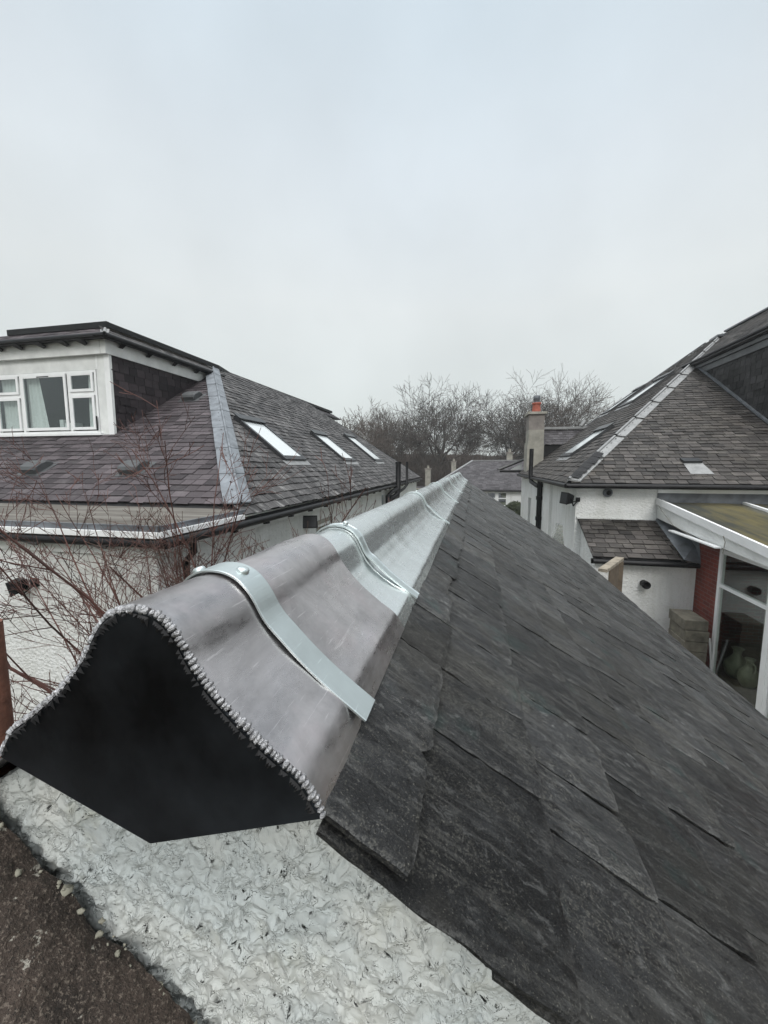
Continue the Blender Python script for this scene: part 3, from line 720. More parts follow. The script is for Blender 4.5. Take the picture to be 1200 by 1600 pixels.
# side gutter with brackets
mb = MB(); mb.tube([(-3.30, 3.80, -.865), (-3.30, 26.2, -.865)], .055, 10)
y = 5.2
while y < 26: mb.bar((-3.30, y, -.93), (-3.56, y+.02, -.96), .07, .05); y += .93
mb.box(-3.42, -3.36, 5.5, 26.1, -.86, -.79)
mb.build('side_gutter', 'black', LH)
mb = MB(); mb.box(-3.58, -3.385, 3.9, 26.0, -.985, -.90); mb.build('soffit', 'upvc_dirty', LH)
# walls
mb = MB()
mb.box(-15.6, -3.60, 4.0, 4.3, -4.0, -.80)
mb.build('front_wall', 'harl', LH)
mb = MB()
for (a, b_, zt, zb) in ((4.3, 9.05, -.9, -4), (9.05, 9.95, -.9, -1.40), (9.05, 9.95, -2.5, -4), (9.95, 12.15, -.9, -4), (13.0, 15.9, -.9, -4), (15.9, 16.6, -.9, -1.12), (15.9, 16.6, -2.2, -4), (16.6, 25.9, -.9, -4)):
    mb.box(-3.90, -3.60, a, b_, min(zt, zb), max(zt, zb))
mb.box(-3.95, -3.66, 12.15, 13.0, -4, -.9)
mb.build('side_wall', 'harl_fine', LH)
mb = MB(); mb.box(-15.5, -3.7, 25.6, 25.85, -4, -.9); mb.build('back_wall', 'harl_fine', LH)
mb = MB(); mb.box(-3.60, -3.57, 4.02, 25.9, -1.02, -.985); mb.box(-15.6, -3.58, 3.95, 3.998, -1.05, -.92); mb.build('wall_board', 'upvc_dirty', LH)
# side windows
for (ya, yb, za, zb) in ((9.05, 9.95, -2.5, -1.40), (15.9, 16.6, -2.2, -1.12)):
    mb = MB(); f = .07
    mb.box(-3.72, -3.615, ya, ya+f, za, zb); mb.box(-3.72, -3.615, yb-f, yb, za, zb); mb.box(-3.72, -3.615, ya+f, yb-f, zb-f, zb); mb.box(-3.72, -3.615, ya+f, yb-f, za, za+f)
    wn = mb.build('window_frame', 'upvc', LH)
    mb = MB(); mb.box(-3.69, -3.68, ya+f, yb-f, za+f, zb-f); mb.build('pane', 'glass', wn)
    mb = MB(); mb.box(-3.9, -3.88, ya, yb, za, zb); mb.build('blind', 'room', wn)
mb = MB()
for (ya, yb, za, zb) in ((9.05, 9.95, -2.5, -1.40),):
    for q in ((ya-.1, ya, za, zb+.1), (yb, yb+.1, za, zb+.1)): mb.box(-3.602, -3.585, q[0], q[1], q[2], q[3])
    mb.box(-3.602, -3.585, ya, yb, zb, zb+.1)
mb.build('window_surround', 'cement', LH)
mb = MB(); mb.tube([(-3.33, 4.30, -.9), (-3.34, 4.32, -1.05), (-3.52, 4.4, -1.2), (-3.53, 4.4, -4)], .042, 10); mb.build('downpipe', 'black', LH)
# soil pipes
mb = MB(); mb.tube([(-3.22, 17.45, .15), (-3.22, 17.45, -1.1), (-3.26, 17.3, -1.28), (-3.4, 16.9, -1.38), (-3.45, 16.75, -1.45), (-3.45, 16.75, -4)], .115, 12)
mb.tube([(-3.25, 17.4, -1.0), (-3.35, 16.7, -1.1), (-3.42, 16.2, -1.25), (-3.42, 16.2, -4)], .09, 10); mb.tube([(-3.22, 17.45, .05), (-3.22, 17.45, .15)], .13, 12)
mb.build('soil_pipe', 'black', LH, 'thick black soil pipe rising past the eave')
mb = MB(); mb.tube([(-3.22, 19.8, .17), (-3.22, 19.8, -.95), (-3.3, 19.5, -1.1), (-3.42, 18.7, -1.25), (-3.42, 18.5, -1.5), (-3.42, 18.5, -4)], .065, 10); mb.build('soil_pipe', 'black', LH, 'thinner black soil pipe rising past the eave')
# skylights
def skylight(parent, P0, U, V, w_, h_, fr='charcoal', fw_=.09, label=None):
    """P0: lower corner on the slope, U along the eave, V up the slope"""
    P0 = Vector(P0); U = Vector(U).normalized(); V = Vector(V).normalized(); Nn = U.cross(V)
    if Nn.z < 0: Nn = -Nn
    def q(u, v, h): return P0+U*u+V*v+Nn*h
    mb = MB()
    for (u0, u1, v0, v1, hh) in ((0, fw_, 0, h_, .115), (w_-fw_, w_, 0, h_, .115), (fw_, w_-fw_, h_-fw_*1.6, h_, .125), (fw_, w_-fw_, 0, fw_*1.1, .11)):
        mb.hexa([q(u0, v0, -.02), q(u1, v0, -.02), q(u1, v1, -.02), q(u0, v1, -.02), q(u0, v0, hh-.02), q(u1, v0, hh-.02), q(u1, v1, hh), q(u0, v1, hh)])
    # head cover, slightly raised and projecting
    mb.hexa([q(-.02, h_-fw_*1.5, .126), q(w_+.02, h_-fw_*1.5, .126), q(w_+.02, h_+.06, .126), q(-.02, h_+.06, .126), q(-.02, h_-fw_*1.5, .15), q(w_+.02, h_-fw_*1.5, .15), q(w_+.02, h_+.06, .15), q(-.02, h_+.06, .15)])
    s = mb.build('skylight', fr, parent, label)
    mb = MB(); a = fw_
    mb.hexa([q(a, a, .05), q(w_-a, a, .05), q(w_-a, h_-a, .05), q(a, h_-a, .05), q(a, a, .082), q(w_-a, a, .082), q(w_-a, h_-a, .082), q(a, h_-a, .082)]); mb.build('pane', 'skypane', s)
    mb = MB()
    mb.hexa([q(-.10, -.16, .022), q(w_+.10, -.16, .022), q(w_+.10, 0, .030), q(-.10, 0, .030), q(-.10, -.16, .028), q(w_+.10, -.16, .028), q(w_+.10, 0, .038), q(-.10, 0, .038)])
    mb.build('flashing', 'lead_pale', s); return s
V38 = unit(-1, 0, T38)
for (ya, yb, xa, xb, lab) in ((9.02, 10.28, -4.42, -5.72, 'nearest of the skylights with white sky in its pane'), (13.72, 15.10, -4.45, -5.73, 'middle skylight'), (18.45, 19.95, -4.50, -6.05, 'farthest skylight')):
    skylight(LH, (xa, ya, zs(xa)), (0, 1, 0), V38, yb-ya, (xa-xb)*sl, 'charcoal', .10, lab)
# roof vents on the front slope
Vf = unit(0, 1, T30); Nf = unit(0, -T30, 1)
for (x, y, w_) in ((-8.62, 6.62, .36), (-6.30, 6.62, .36), (-7.40, 9.84, .36)):
    P0 = Vector((x, y, zf(y)))
    mb = MB(); X_ = Vector((1, 0, 0)); sec = []
    for s_, h_ in ((-.20, .02), (-.205, .12), (-.15, .165), (0, .175), (.12, .155), (.2, .10), (.24, .02)): sec.append((s_, h_))
    k = len(sec); vs = []
    for u in (-w_/2-.02, -w_/2, w_/2, w_/2+.02):
        sc_ = .86 if abs(u) > w_/2 else 1
        for s_, h_ in sec: vs.append(P0 + X_*u + Vf*s_*sc_ + Nf*h_*sc_)
    mb.add(vs, [(i*k+j, i*k+j+1, (i+1)*k+j+1, (i+1)*k+j) for i in range(3) for j in range(k-1)] + [tuple(range(k)), tuple(range(3*k, 4*k))[::-1]])
    mb.hexa([P0+X_*(-.3)+Vf*(-.26)+Nf*.012, P0+X_*.3+Vf*(-.26)+Nf*.012, P0+X_*.3+Vf*.28+Nf*.012, P0-X_*.3+Vf*.28+Nf*.012, P0+X_*(-.3)+Vf*(-.26)+Nf*.024, P0+X_*.3+Vf*(-.26)+Nf*.024, P0+X_*.3+Vf*.28+Nf*.024, P0-X_*.3+Vf*.28+Nf*.024])
    mb.build('roof_vent', 'vent', LH)
# ---- dormer
DX, DY, DB = -8.09, 7.97, .70
dm = MB(); dm.prism([(DX-.02, DY+.02, DB-.05), (DX-.02, DY+.02, 2.50), (DX-.02, 12.1, 2.50)], (-.05, 0, 0)); 
pass
dormer = dm.build('dormer', 'under', LH, 'box dormer with white window and slate-hung cheek')
# cheek slates
def u_cheek(v):
    z = .70+v; y = 5.70 + (z-.622+1.244)/T30*1.0; yb = 5.70 + (z+.622)/T30
    return (0, min(yb, 12.0)-DY)
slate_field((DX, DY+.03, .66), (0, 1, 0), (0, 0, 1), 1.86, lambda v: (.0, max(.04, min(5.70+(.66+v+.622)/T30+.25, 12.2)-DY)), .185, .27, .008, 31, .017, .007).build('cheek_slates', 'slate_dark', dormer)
# front white panels and window
mb = MB(); mb.box(-16, -11.48, DY, DY+.06, DB, 2.49); mb.box(-8.44, DX+.02, DY, DY+.06, DB+.0, 2.49); mb.box(-11.48, -8.44, DY, DY+.06, 2.165, 2.49)
mb.build('front_panel', 'upvc_dirty', dormer)
mb = MB(); mb.box(DX-.12, DX+.024, DY-.012, DY-.002, DB, 2.47); mb.box(-8.44, -8.40, DY-.006, DY-.001, 2.17, 2.47); mb.build('corner_board', 'upvc', dormer)
x0, x1, z0, z1 = -11.46, -8.45, .745, 2.155
mb = MB(); f = .065
def fr(xa, xb, za, zb, f_, y0=DY-.02, y1=DY+.05):
    mb.box(xa, xa+f_, y0, y1, za, zb); mb.box(xb-f_, xb, y0, y1, za, zb); mb.box(xa+f_, xb-f_, y0, y1, za, za+f_); mb.box(xa+f_, xb-f_, y0, y1, zb-f_, zb)
fr(x0, x1, z0, z1, .05)
mb.box(-9.26, -9.20, DY-.02, DY+.05, z0+.05, z1-.05); mb.box(-10.66, -10.60, DY-.02, DY+.05, z0+.05, z1-.05)
fr(-9.18, -8.52, .82, 1.60, .06, DY-.05, DY-.022); fr(-9.18, -8.52, 1.68, 2.10, .06, DY-.05, DY-.022); mb.box(-9.2, -8.5, DY-.02, DY+.05, 1.60, 1.68)
fr(-10.58, -9.28, .82, 2.10, .065, DY-.05, DY-.022)
fr(-11.38, -10.68, .82, 1.60, .06, DY-.05, DY-.022); fr(-11.38, -10.68, 1.68, 2.10, .06, DY-.05, DY-.022); mb.box(-11.4, -10.66, DY-.02, DY+.05, 1.60, 1.68)
mb.box(-11.5, -8.36, DY-.09, DY-.0, .69, .742)
mb.build('window_frame', 'upvc', dormer)
mb = MB()
for q in ((-9.15, -8.55, .85, 1.57), (-9.15, -8.55, 1.71, 2.07), (-10.55, -9.31, .85, 2.07), (-11.35, -10.71, .85, 1.57), (-11.35, -10.71, 1.71, 2.07)): mb.box(q[0], q[1], DY-.035, DY-.030, q[2], q[3])
mb.build('window_pane', 'glass', dormer)
for nm_, q in (('trickle_vent', (-10.1, -9.75, 2.045, 2.065)), ('window_catch', (-8.50, -8.46, .80, 1.12)), ('window_catch', (-11.49, -11.45, .74, .90))):
    mb = MB(); mb.box(q[0], q[1], DY-.056, DY-.051, q[2], q[3]); mb.build(nm_, 'black', dormer)
# curtains
mb = MB(); r = random.Random(2)
def curtain(xa, xb, taper=0.):
    n = 46; vs = []
    for j in range(9):
        z = .84+1.25*j/8
        for i in range(n+1):
            t = i/n; xx = xa + (xb-xa)*t*(1 - taper*(1-j/8)); vs.append((xx, DY+.12+.03*math.sin(t*abs(xb-xa)*62+.5*math.sin(t*17)), z))
    mb.add(vs, [(j*(n+1)+i, j*(n+1)+i+1, (j+1)*(n+1)+i+1, (j+1)*(n+1)+i) for j in range(8) for i in range(n)], smooth=True)
for q in ((-8.5, -8.78, -.2), (-10.62, -10.22, -.5), (-11.4, -10.75, 0)):
    mb = MB(); curtain(*q); mb.build('curtain', 'curtain', dormer)
mb = MB(); mb.box(-9.75, -9.45, DY+.25, DY+.45, .84, 1.02); mb.box(-9.9, -9.78, DY+.25, DY+.32, .84, 1.1); mb.build('box_on_sill', 'curtain', dormer)
mb = MB(); mb.box(-11.45, -8.3, 10.5, 10.55, .6, 2.5); mb.box(-11.45, -8.3, 8.05, 10.5, .6, .65); mb.box(-8.30, -8.25, 8.05, 10.5, .65, 2.5); mb.box(-11.5, -11.45, 8.05, 10.5, .65, 2.5); mb.box(-11.45, -8.3, 8.05, 10.5, 2.42, 2.48)
mb.build('room', 'room', dormer)
mb = MB(); mb.box(-16, DX-.1, 7.86, 7.93, 2.47, 2.77); mb.box(DX-.09, DX+.05, 7.86, 7.93, 2.47, 2.77)
mb.prism([(DX+.05, 7.93, 2.47), (DX+.05, 11.45, 2.47), (DX+.05, 11.9, 2.77), (DX+.05, 7.93, 2.77)], (-.06, 0, 0)); mb.build('fascia', 'upvc_dirty', dormer)
mb = MB(); mb.box(-16, DX+.0, 7.60, 7.855, 2.765, 2.785); mb.box(DX+.05, DX+.25, 7.60, 12.0, 2.775, 2.79)
mb.tube([(-16, 7.70, 2.80), (DX+.22, 7.70, 2.80)], .062, 10); mb.tube([(DX+.22, 7.70, 2.80), (DX+.22, 12.0, 2.80)], .062, 10)
for x in (-11, -10.4, -9.75, -9.1, -8.6): mb.prism([(x-.1, 7.66, 2.75), (x+.12, 7.66, 2.75), (x+.14, 7.8, 2.66), (x+.02, 7.86, 2.66)], (.03, 0, .03))
for y in (8.2, 9.0, 9.9, 10.8, 11.5): mb.prism([(DX+.22, y-.08, 2.76), (DX+.22, y+.1, 2.76), (DX+.08, y+.1, 2.67), (DX+.06, y, 2.67)], (0, .03, .03))
mb.build('gutter', 'black', dormer)
# skirt of slates above the gutter
slate_field((-16, 7.72, 2.855), (1, 0, 0), unit(0, 1, .62), .44, lambda v: (0, 7.95-v*.8+.12), .15, .27, .008, 41, .014, .005).build('skirt_slates', 'slate_purple', dormer)
slate_field((DX+.20, 7.72, 2.855), (0, 1, 0), unit(-1, 0, .62), .44, lambda v: (v*.6, 4.3), .15, .27, .008, 42, .014, .005).build('skirt_slates', 'slate_grey', dormer)
mb = MB(); mb.tube([(DX+.18, 7.74, 2.86), (DX-.06, 8.0, 3.04)], [.04, .03], 8); mb.bar((DX+.18, 7.74, 2.86), (DX-.06, 8.0, 3.03), .16, .02); mb.build('corner_flashing', 'lead_pale', dormer)
# flat top of the roof with its black upstand
mb = MB()
mb.box(-10.98, -8.17, 8.07, 12.2, 3.06, 3.12); mb.box(-10.85, -8.46, 12.2, 23.6, 3.06, 3.12)
mb.build('flat_top', 'felt', LH)
mb = MB()
mb.box(-11.0, -8.14, 8.03, 8.11, 3.08, 3.21); mb.box(-8.22, -8.14, 8.111, 12.2, 3.085, 3.205); mb.bar((-8.18, 12.2, 3.145), (-8.42, 13.2, 3.145), .08, .12); mb.box(-8.46, -8.38, 13.2, 23.7, 3.085, 3.205); mb.box(-11.0, -10.92, 8.111, 23.6, 3.08, 3.20)
mb.build('roof_trim', 'trim', LH)
mb = MB(); mb.bar((-8.10, 11.6, 3.04), (-8.30, 13.2, 3.07), .16, .012, (.5, 0, 1)); mb.bar((-8.33, 13.2, 3.075), (-8.33, 19.6, 3.075), .17, .012, (.62, 0, 1))
mb.build('ridge_flashing', 'lead_pale', LH)
mb = MB(); mb.bar((-8.38, 19.45, 3.13), (-3.40, 26.10, -.70), .10, .05); mb.build('hip_flashing', 'slate_grey', LH)
# rear dormer glimpsed over the far hip
mb = MB(); mb.box(-10.9, -8.2, 20.6, 23.6, .6, 2.7); rdm = mb.build('rear_dormer', 'upvc_dirty', LH)
mb = MB(); mb.hexa([(-8.5, 19.9, 2.72), (-7.95, 19.9, 2.70), (-7.95, 24.0, 2.70), (-8.5, 24.0, 2.72), (-8.5, 19.9, 3.07), (-7.97, 19.9, 2.76), (-7.97, 24.0, 2.76), (-8.5, 24.0, 3.07)]); mb.build('eave', 'slate_dark', rdm)

def floodlight(label, base, aim, scale=1., group=None):
    """black flood lamp: lamp body with glass and fins, stirrup and wall plate. base = wall plate centre, aim = direction of the glass"""
    t = thing('floodlight', label, 'light', base, 'black wall floodlights')
    b = Vector(base); a = Vector(aim).normalized(); side = a.cross(Vector((0, 0, 1))).normalized(); u = side.cross(a)
    c = b + a*.22*scale
    def q(x, y, z): return c + side*x*scale + u*y*scale + a*z*scale
    mb = MB(); mb.hexa([q(-.11, -.08, -.06), q(.11, -.08, -.06), q(.11, .08, -.06), q(-.11, .08, -.06), q(-.15, -.11, .05), q(.15, -.11, .05), q(.15, .11, .05), q(-.15, .11, .05)])
    for k in range(5): mb.hexa([q(-.10+.045*k, -.07, -.09), q(-.085+.045*k, -.07, -.09), q(-.085+.045*k, .07, -.09), q(-.10+.045*k, .07, -.09), q(-.10+.045*k, -.07, -.061), q(-.085+.045*k, -.07, -.061), q(-.085+.045*k, .07, -.061), q(-.10+.045*k, .07, -.061)])
    mb.build('lamp_body', 'black', t)
    mb = MB(); mb.hexa([q(-.13, -.09, .052), q(.13, -.09, .052), q(.13, .09, .052), q(-.13, .09, .052), q(-.13, -.09, .058), q(.13, -.09, .058), q(.13, .09, .058), q(-.13, .09, .058)]); mb.build('lamp_glass', 'charcoal', t)
    mb = MB(); mb.tube([q(-.14, 0, -.02), q(-.14, -.12, -.08), b - Vector((0, 0, .02))], .012*scale, 6); mb.tube([q(.14, 0, -.02), q(.14, -.12, -.08), b - Vector((0, 0, .02))], .012*scale, 6)
    mb.lathe((b.x, b.y, b.z-.05), [(0, 0), (.05, 0), (.05, .1), (0, .1)], 12); mb.build('bracket', 'black', t)
floodlight('black floodlight on the white wall at the left edge, beyond the twigs', (-5.40, 3.98, -1.47), (-1, -.55, -.25), .85)
floodlight('black floodlight under the left house eave, above the side window', (-3.60, 8.55, -1.25), (.35, -1, .1), 1.25)

# ============================================================ RIGHT HOUSE
TS2 = .748; TF2 = .59; EX, EY, EZ = 2.10, 10.10, -.413
RH = thing('hipped_house', 'white roughcast house on the right with brown-grey slate hip roof and square chimney', 'house', (8.0, 15.5, -4.0))
def zs2(x): return EZ + TS2*(x-EX)
def zf2(y): return EZ + TF2*(y-EY)
rx = 9.75; ry = EY + (rx-EX)*TS2/TF2
e = .03; mb = MB()
mb.add([(EX+.03, EY+.03, EZ-e), (EX+.03, 21.3, EZ-e), (rx, 21.3, zs2(rx)-e), (rx, ry, zs2(rx)-e)], [(0, 3, 2, 1)])
mb.add([(EX+.03, EY+.03, EZ-e), (rx, ry, zs2(rx)-e), (15, ry, zs2(rx)-e), (15, EY+.03, EZ-e)], [(0, 3, 2, 1)])
mb.add([(rx, ry, zs2(rx)-e), (rx, 21.3, zs2(rx)-e), (15, 21.3, zs2(rx)-e-1), (15, ry, zs2(rx)-e-1)], [(0, 1, 2, 3)])
mb.add([(rx, 21.29, zs2(rx)-e), (EX, 21.29, EZ), (15, 21.29, EZ)], [(0, 1, 2)])
mb.add([(EX+.05, EY+.05, EZ-.06), (EX+.05, 21.3, EZ-.06), (15, 21.3, EZ-.06), (15, EY+.05, EZ-.06)], [(0, 1, 2, 3)])
mb.build('roof_deck', 'under', RH)
s2 = math.sqrt(1+TS2*TS2)
slate_field((EX, 21.3, EZ), (0, -1, 0), unit(1, 0, TS2), (rx-EX)*s2, lambda v: (0, 21.3-(EY+.0+v/s2*TS2/TF2)), .20, .25, .013, 51, .029, .012).build('side_slates', 'slate_brown', RH)
# continuation of that slope over the cheek wall
slate_field((7.16, 21.3, zs2(7.16)), (0, -1, 0), unit(1, 0, TS2), (rx-7.16)*s2, lambda v: (21.3-(EY+(7.16-EX+v/s2)*TS2/TF2), 9.6), .20, .25, .010, 52, .022, .010).build('side_slates', 'slate_brown', RH)
f2 = math.sqrt(1+TF2*TF2)
slate_field((EX, EY, EZ), (1, 0, 0), unit(0, 1, TF2), (16.7-EY)*f2, lambda v: (v/f2*TF2/TS2, min(11.5, 11.5)), .165, .235, .012, 53, .025, .009).build('front_slates', 'slate_brown', RH)
mb = MB(); g0 = 7.16; mb.prism([(g0+.05, 11.75, zs2(g0)-.02), (rx, 11.75, zs2(rx)-.02), (rx+3, 11.75, zs2(rx)-2.2)], (0, 9.5, 0)); mb.build('gable_core', 'under', RH)
# hip: mitred stone ridge pieces
hp0 = Vector((EX+.02, EY+.02, EZ+.03)); hp1 = Vector((rx-.25, ry-.3, zs2(rx-.25)+.03)); n = 10
mb = MB(); 
for k in range(n):
    a = hp0.lerp(hp1, k/n); b = hp0.lerp(hp1, (k+1)/n-.004); 
    a = a + Vector((0, 0, .008))
    for dd, ln in ((Vector((0, 1, 0)), .24), (Vector((1, 0, 0)), .24)):
        sl_ = 0
        p = [a+Vector((0, 0, .07)), b+Vector((0, 0, .055)), b+dd*ln+Vector((0, 0, .012)), a+dd*ln+Vector((0, 0, .026))]
        mb.add(p, [(0, 1, 2, 3)]); mb.add(p+[q-Vector((0, 0, .04)) for q in p], [(0, 3, 7, 4), (3, 2, 6, 7), (1, 5, 6, 2)])
    mb.tube([a+Vector((0, 0, .07)), b+Vector((0, 0, .055))], .035, 10)
hipr = mb.build('hip_flashing', 'lead_pale', RH, 'long pale grey hip capping with dark joints')
for k in range(1, 9):
    mb = MB(); a = hp0.lerp(hp1, k/n-.003); b = hp0.lerp(hp1, k/n+.003)
    mb.tube([a+Vector((0, 0, .068)), b+Vector((0, 0, .068))], .040, 8)
    for dd in (Vector((0, 1, 0)), Vector((1, 0, 0))): mb.bar(a+Vector((0, 0, .075)), a+dd*.27+Vector((0, 0, .03)), .016, .012)
    mb.build('hip_joint', 'under', hipr)
# flaking black patch at the hip foot
mb = MB(); r = random.Random(9); 
for k in range(16):
    a = hp0.lerp(hp1, .003+.0066*k)
    p = [a+Vector((.0, 0, .125)), hp0.lerp(hp1, .0102+.0066*k)+Vector((0, 0, .125)), hp0.lerp(hp1, .0102+.0066*k)+Vector((r.uniform(.16, .25), 0, .075)), a+Vector((r.uniform(.16, .25), 0, .075))]
    mb.add(p, [(0, 3, 2, 1)])
mb.build('flaking_patch', 'black', hipr, 'flaking black paint at the foot of the hip')
mb = MB(); mb.bar((9.2, ry-.9, zs2(9.2)+.1), (9.9, 21.0, zs2(rx)+.04), .3, .08); mb.bar((rx+.05, ry, zs2(rx)+.06), (rx+.05, 11.8, zs2(rx)+.06), .24, .06); mb.build('ridge_cap', 'lead_dark', RH)
mb = MB(); mb.bar((EX+.9, 21.32, zs2(EX+.9)+.03), (rx, 21.32, zs2(rx)+.03), .10, .05); mb.build('verge', 'lead_dark', RH)
# gutters
mb = MB(); mb.tube([(EX-.05, EY-.05, EZ-.055), (15, EY-.05, EZ-.055)], .055, 10); mb.tube([(EX-.05, EY-.05, EZ-.055), (EX-.05, 20.9, EZ-.055)], .055, 10); mb.box(EX-.0, EX+.03, EY+.031, 21, EZ-.11, EZ-.02); mb.box(EX-.0, 15, EY, EY+.03, EZ-.11, EZ-.02); mb.build('gutter', 'black', RH)
# walls
mb = MB(); mb.box(2.35, 15, 10.40, 10.7, -4, -.50); mb.build('front_wall', 'harl', RH)
mb = MB(); mb.box(2.35, 2.65, 10.7, 13.4, -4, -.50)
for q in ((13.4, 17.6, -4, -.5), (18.4, 21.2, -4, -.5), (17.6, 18.4, -1.35, -.5), (17.6, 18.4, -4, -3)): mb.box(2.27, 2.65, q[0], q[1], q[2], q[3])
mb.build('side_wall', 'harl', RH)
mb = MB(); mb.box(2.40, 2.44, 17.6, 18.4, -3, -1.35); mb.build('side_window', 'room', RH)
mb = MB(); mb.box(2.12, 2.34, 10.15, 21, -.53, -.49); mb.box(2.341, 15, 10.15, 10.38, -.53, -.49); mb.build('soffit', 'upvc_dirty', RH)
# cheek wall of the upper storey, slate hung, with gutter and boards
CX_ = 7.34
mb = MB(); mb.prism([(CX_+.02, 11.95, .6), (CX_+.02, 11.95, 3.4), (CX_+.02, 16.7, 3.4), (CX_+.02, 16.7, 3.36)], (.1, 0, 0)); mb.box(CX_+.13, 11, 11.9, 12.0, .3, 3.5); ch = mb.build('upper_storey', 'under', RH)
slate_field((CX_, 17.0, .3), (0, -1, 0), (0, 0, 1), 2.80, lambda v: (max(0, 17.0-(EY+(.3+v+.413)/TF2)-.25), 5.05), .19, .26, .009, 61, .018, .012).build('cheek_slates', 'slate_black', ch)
mb = MB(); mb.bar((CX_-.03, 11.95, zf2(11.95)+.08), (CX_-.03, 16.3, zf2(16.3)+.08), .10, .05); mb.box(CX_-.16, CX_+.02, 11.7, 11.98, zf2(11.9)-.03, zf2(11.9)+.10); mb.build('flashing', 'lead', ch)
mb = MB(); mb.box(CX_-.05, CX_+.0, 11.9, 16.75, 3.06, 3.24); mb.build('fascia', 'greyboard', ch, 'lower grey board')
mb = MB(); mb.box(CX_-.10, CX_-.051, 11.9, 16.9, 3.25, 3.40); mb.box(CX_-.2, CX_+.05, 11.9, 17, 3.40, 3.43); mb.build('fascia', 'greyboard', ch, 'upper grey board')
mb = MB(); mb.tube([(CX_-.19, 11.6, 3.475), (CX_-.19, 17.0, 3.475)], .055, 10); mb.build('gutter', 'black', ch)
# skylights
V2 = unit(1, 0, TS2)
for (x, ya, yb, hh, lab) in ((2.98, 14.15, 15.75, 1.55, 'lowest skylight on the right roof'), (5.72, 17.45, 18.9, 1.75, 'upper skylight near the hip'), (5.70, 20.0, 21.1, 1.75, 'upper skylight beside the verge')):
    skylight(RH, (x, yb, zs2(x)), (0, -1, 0), V2, yb-ya, hh, 'charcoal', .12, lab)
# slate vent with lead apron
P0 = Vector((4.90, 10.88, zf2(10.88))); X_ = Vector((1, 0, 0)); V3 = unit(0, 1, TF2); N3 = unit(0, -TF2, 1)
mb = MB(); mb.hexa([P0+X_*a+V3*b+N3*c for a, b, c in ((-.19, -.05, .02), (.19, -.05, .02), (.19, .17, .02), (-.19, .17, .02), (-.19, -.05, .09), (.19, -.05, .09), (.19, .17, .05), (-.19, .17, .05))]); vn = mb.build('roof_vent', 'charcoal', RH)
mb = MB(); mb.hexa([P0+X_*a+V3*b+N3*c for a, b, c in ((-.20, -.52, .026), (.26, -.52, .026), (.20, -.05, .026), (-.19, -.05, .026), (-.20, -.52, .032), (.26, -.52, .032), (.20, -.05, .034), (-.19, -.05, .034))]); mb.build('lead_apron', 'lead_pale', vn)
# chimney
mb = MB(); mb.box(2.24, 2.93, 19.2, 20.35, -.6, .95)
chm = mb.build('chimney', 'cement', RH)
mb = MB(); mb.box(2.25, 2.92, 19.21, 20.34, .95, 1.02); mb.box(2.28, 2.92, 19.25, 20.30, 1.02, 1.55); mb.build('stack_middle', 'cement', chm)
mb = MB(); mb.box(2.28, 2.92, 19.25, 20.30, 1.55, 2.22); mb.build('stack_top', 'cement_dark', chm)
mb = MB(); mb.box(2.20, 3.0, 19.15, 20.4, 2.22, 2.32); mb.build('coping', 'cement', chm)
mb = MB(); mb.lathe((2.62, 19.7, 2.32), [(.0, 0), (.20, 0), (.19, .06), (.165, .30), (.165, .36), (.20, .38), (.20, .44), (.14, .44), (.14, .3)], 18); pot = mb.build('chimney_pot', 'terracotta', chm)
mb = MB(); mb.lathe((2.62, 19.7, 2.76), [(.13, 0), (.13, .12), (.15, .14), (.15, .30), (.0, .34)], 14); mb.build('cowl', 'lead_dark', chm)
# small side dormer behind the chimney
mb = MB(); yc = 20.0
mb.prism([(3.0, yc, -.1), (4.05, yc, .93), (3.0, yc, .93)], (0, 1.4, 0)); sdm = mb.build('side_dormer', 'under', RH, 'small slated dormer behind the chimney')
slate_field((3.02, yc-.10, .93), (1, 0, 0), unit(0, .9, .82), 1.02, lambda v: (max(0, .02), 1.05+v*.75), .17, .24, .009, 71, .018, .006).build('slates', 'slate_far', sdm)
mb = MB(); mb.prism([(3.02, yc-.1, .91), (3.02, yc+.75, 1.70), (3.02, yc+1.6, .91)], (.06, 0, 0)); mb.build('gable', 'lead_dark', sdm)
mb = MB(); mb.bar((2.98, yc+.72, 1.72), (5.0, yc+.72, 1.72), .30, .10); mb.build('ridge_flashing', 'lead_pale', sdm)
mb = MB(); mb.tube([(4.55, 19.9, 1.72), (4.72, 19.9, 1.95)], .085, 10); mb.build('vent_pipe', 'lead_pale', sdm)
# overhanging rear eave seen left of the chimney
mb = MB(); y = 21.4
mb.prism([(1.20, y, -.20), (2.42, y, .33), (2.42, y, .24), (1.26, y, -.26)], (0, 2.6, 0)); rv = mb.build('rear_canopy', 'slate_dark', RH)
mb = MB(); mb.prism([(1.17, y-.03, -.16), (2.42, y-.03, .38), (2.42, y-.03, .31), (1.17, y-.03, -.22)], (0, .06, 0)); mb.build('verge', 'lead_pale', rv)
mb = MB(); mb.tube([(1.22, y-.05, -.29), (2.35, y-.05, -.30)], .06, 8); mb.build('gutter', 'black', rv)
mb = MB(); mb.prism([(1.75, y+.06, -.22), (2.27, y+.06, .10), (2.27, y+.06, -.22)], (0, .1, 0)); mb.build('gable_panel', 'upvc_dirty', rv)
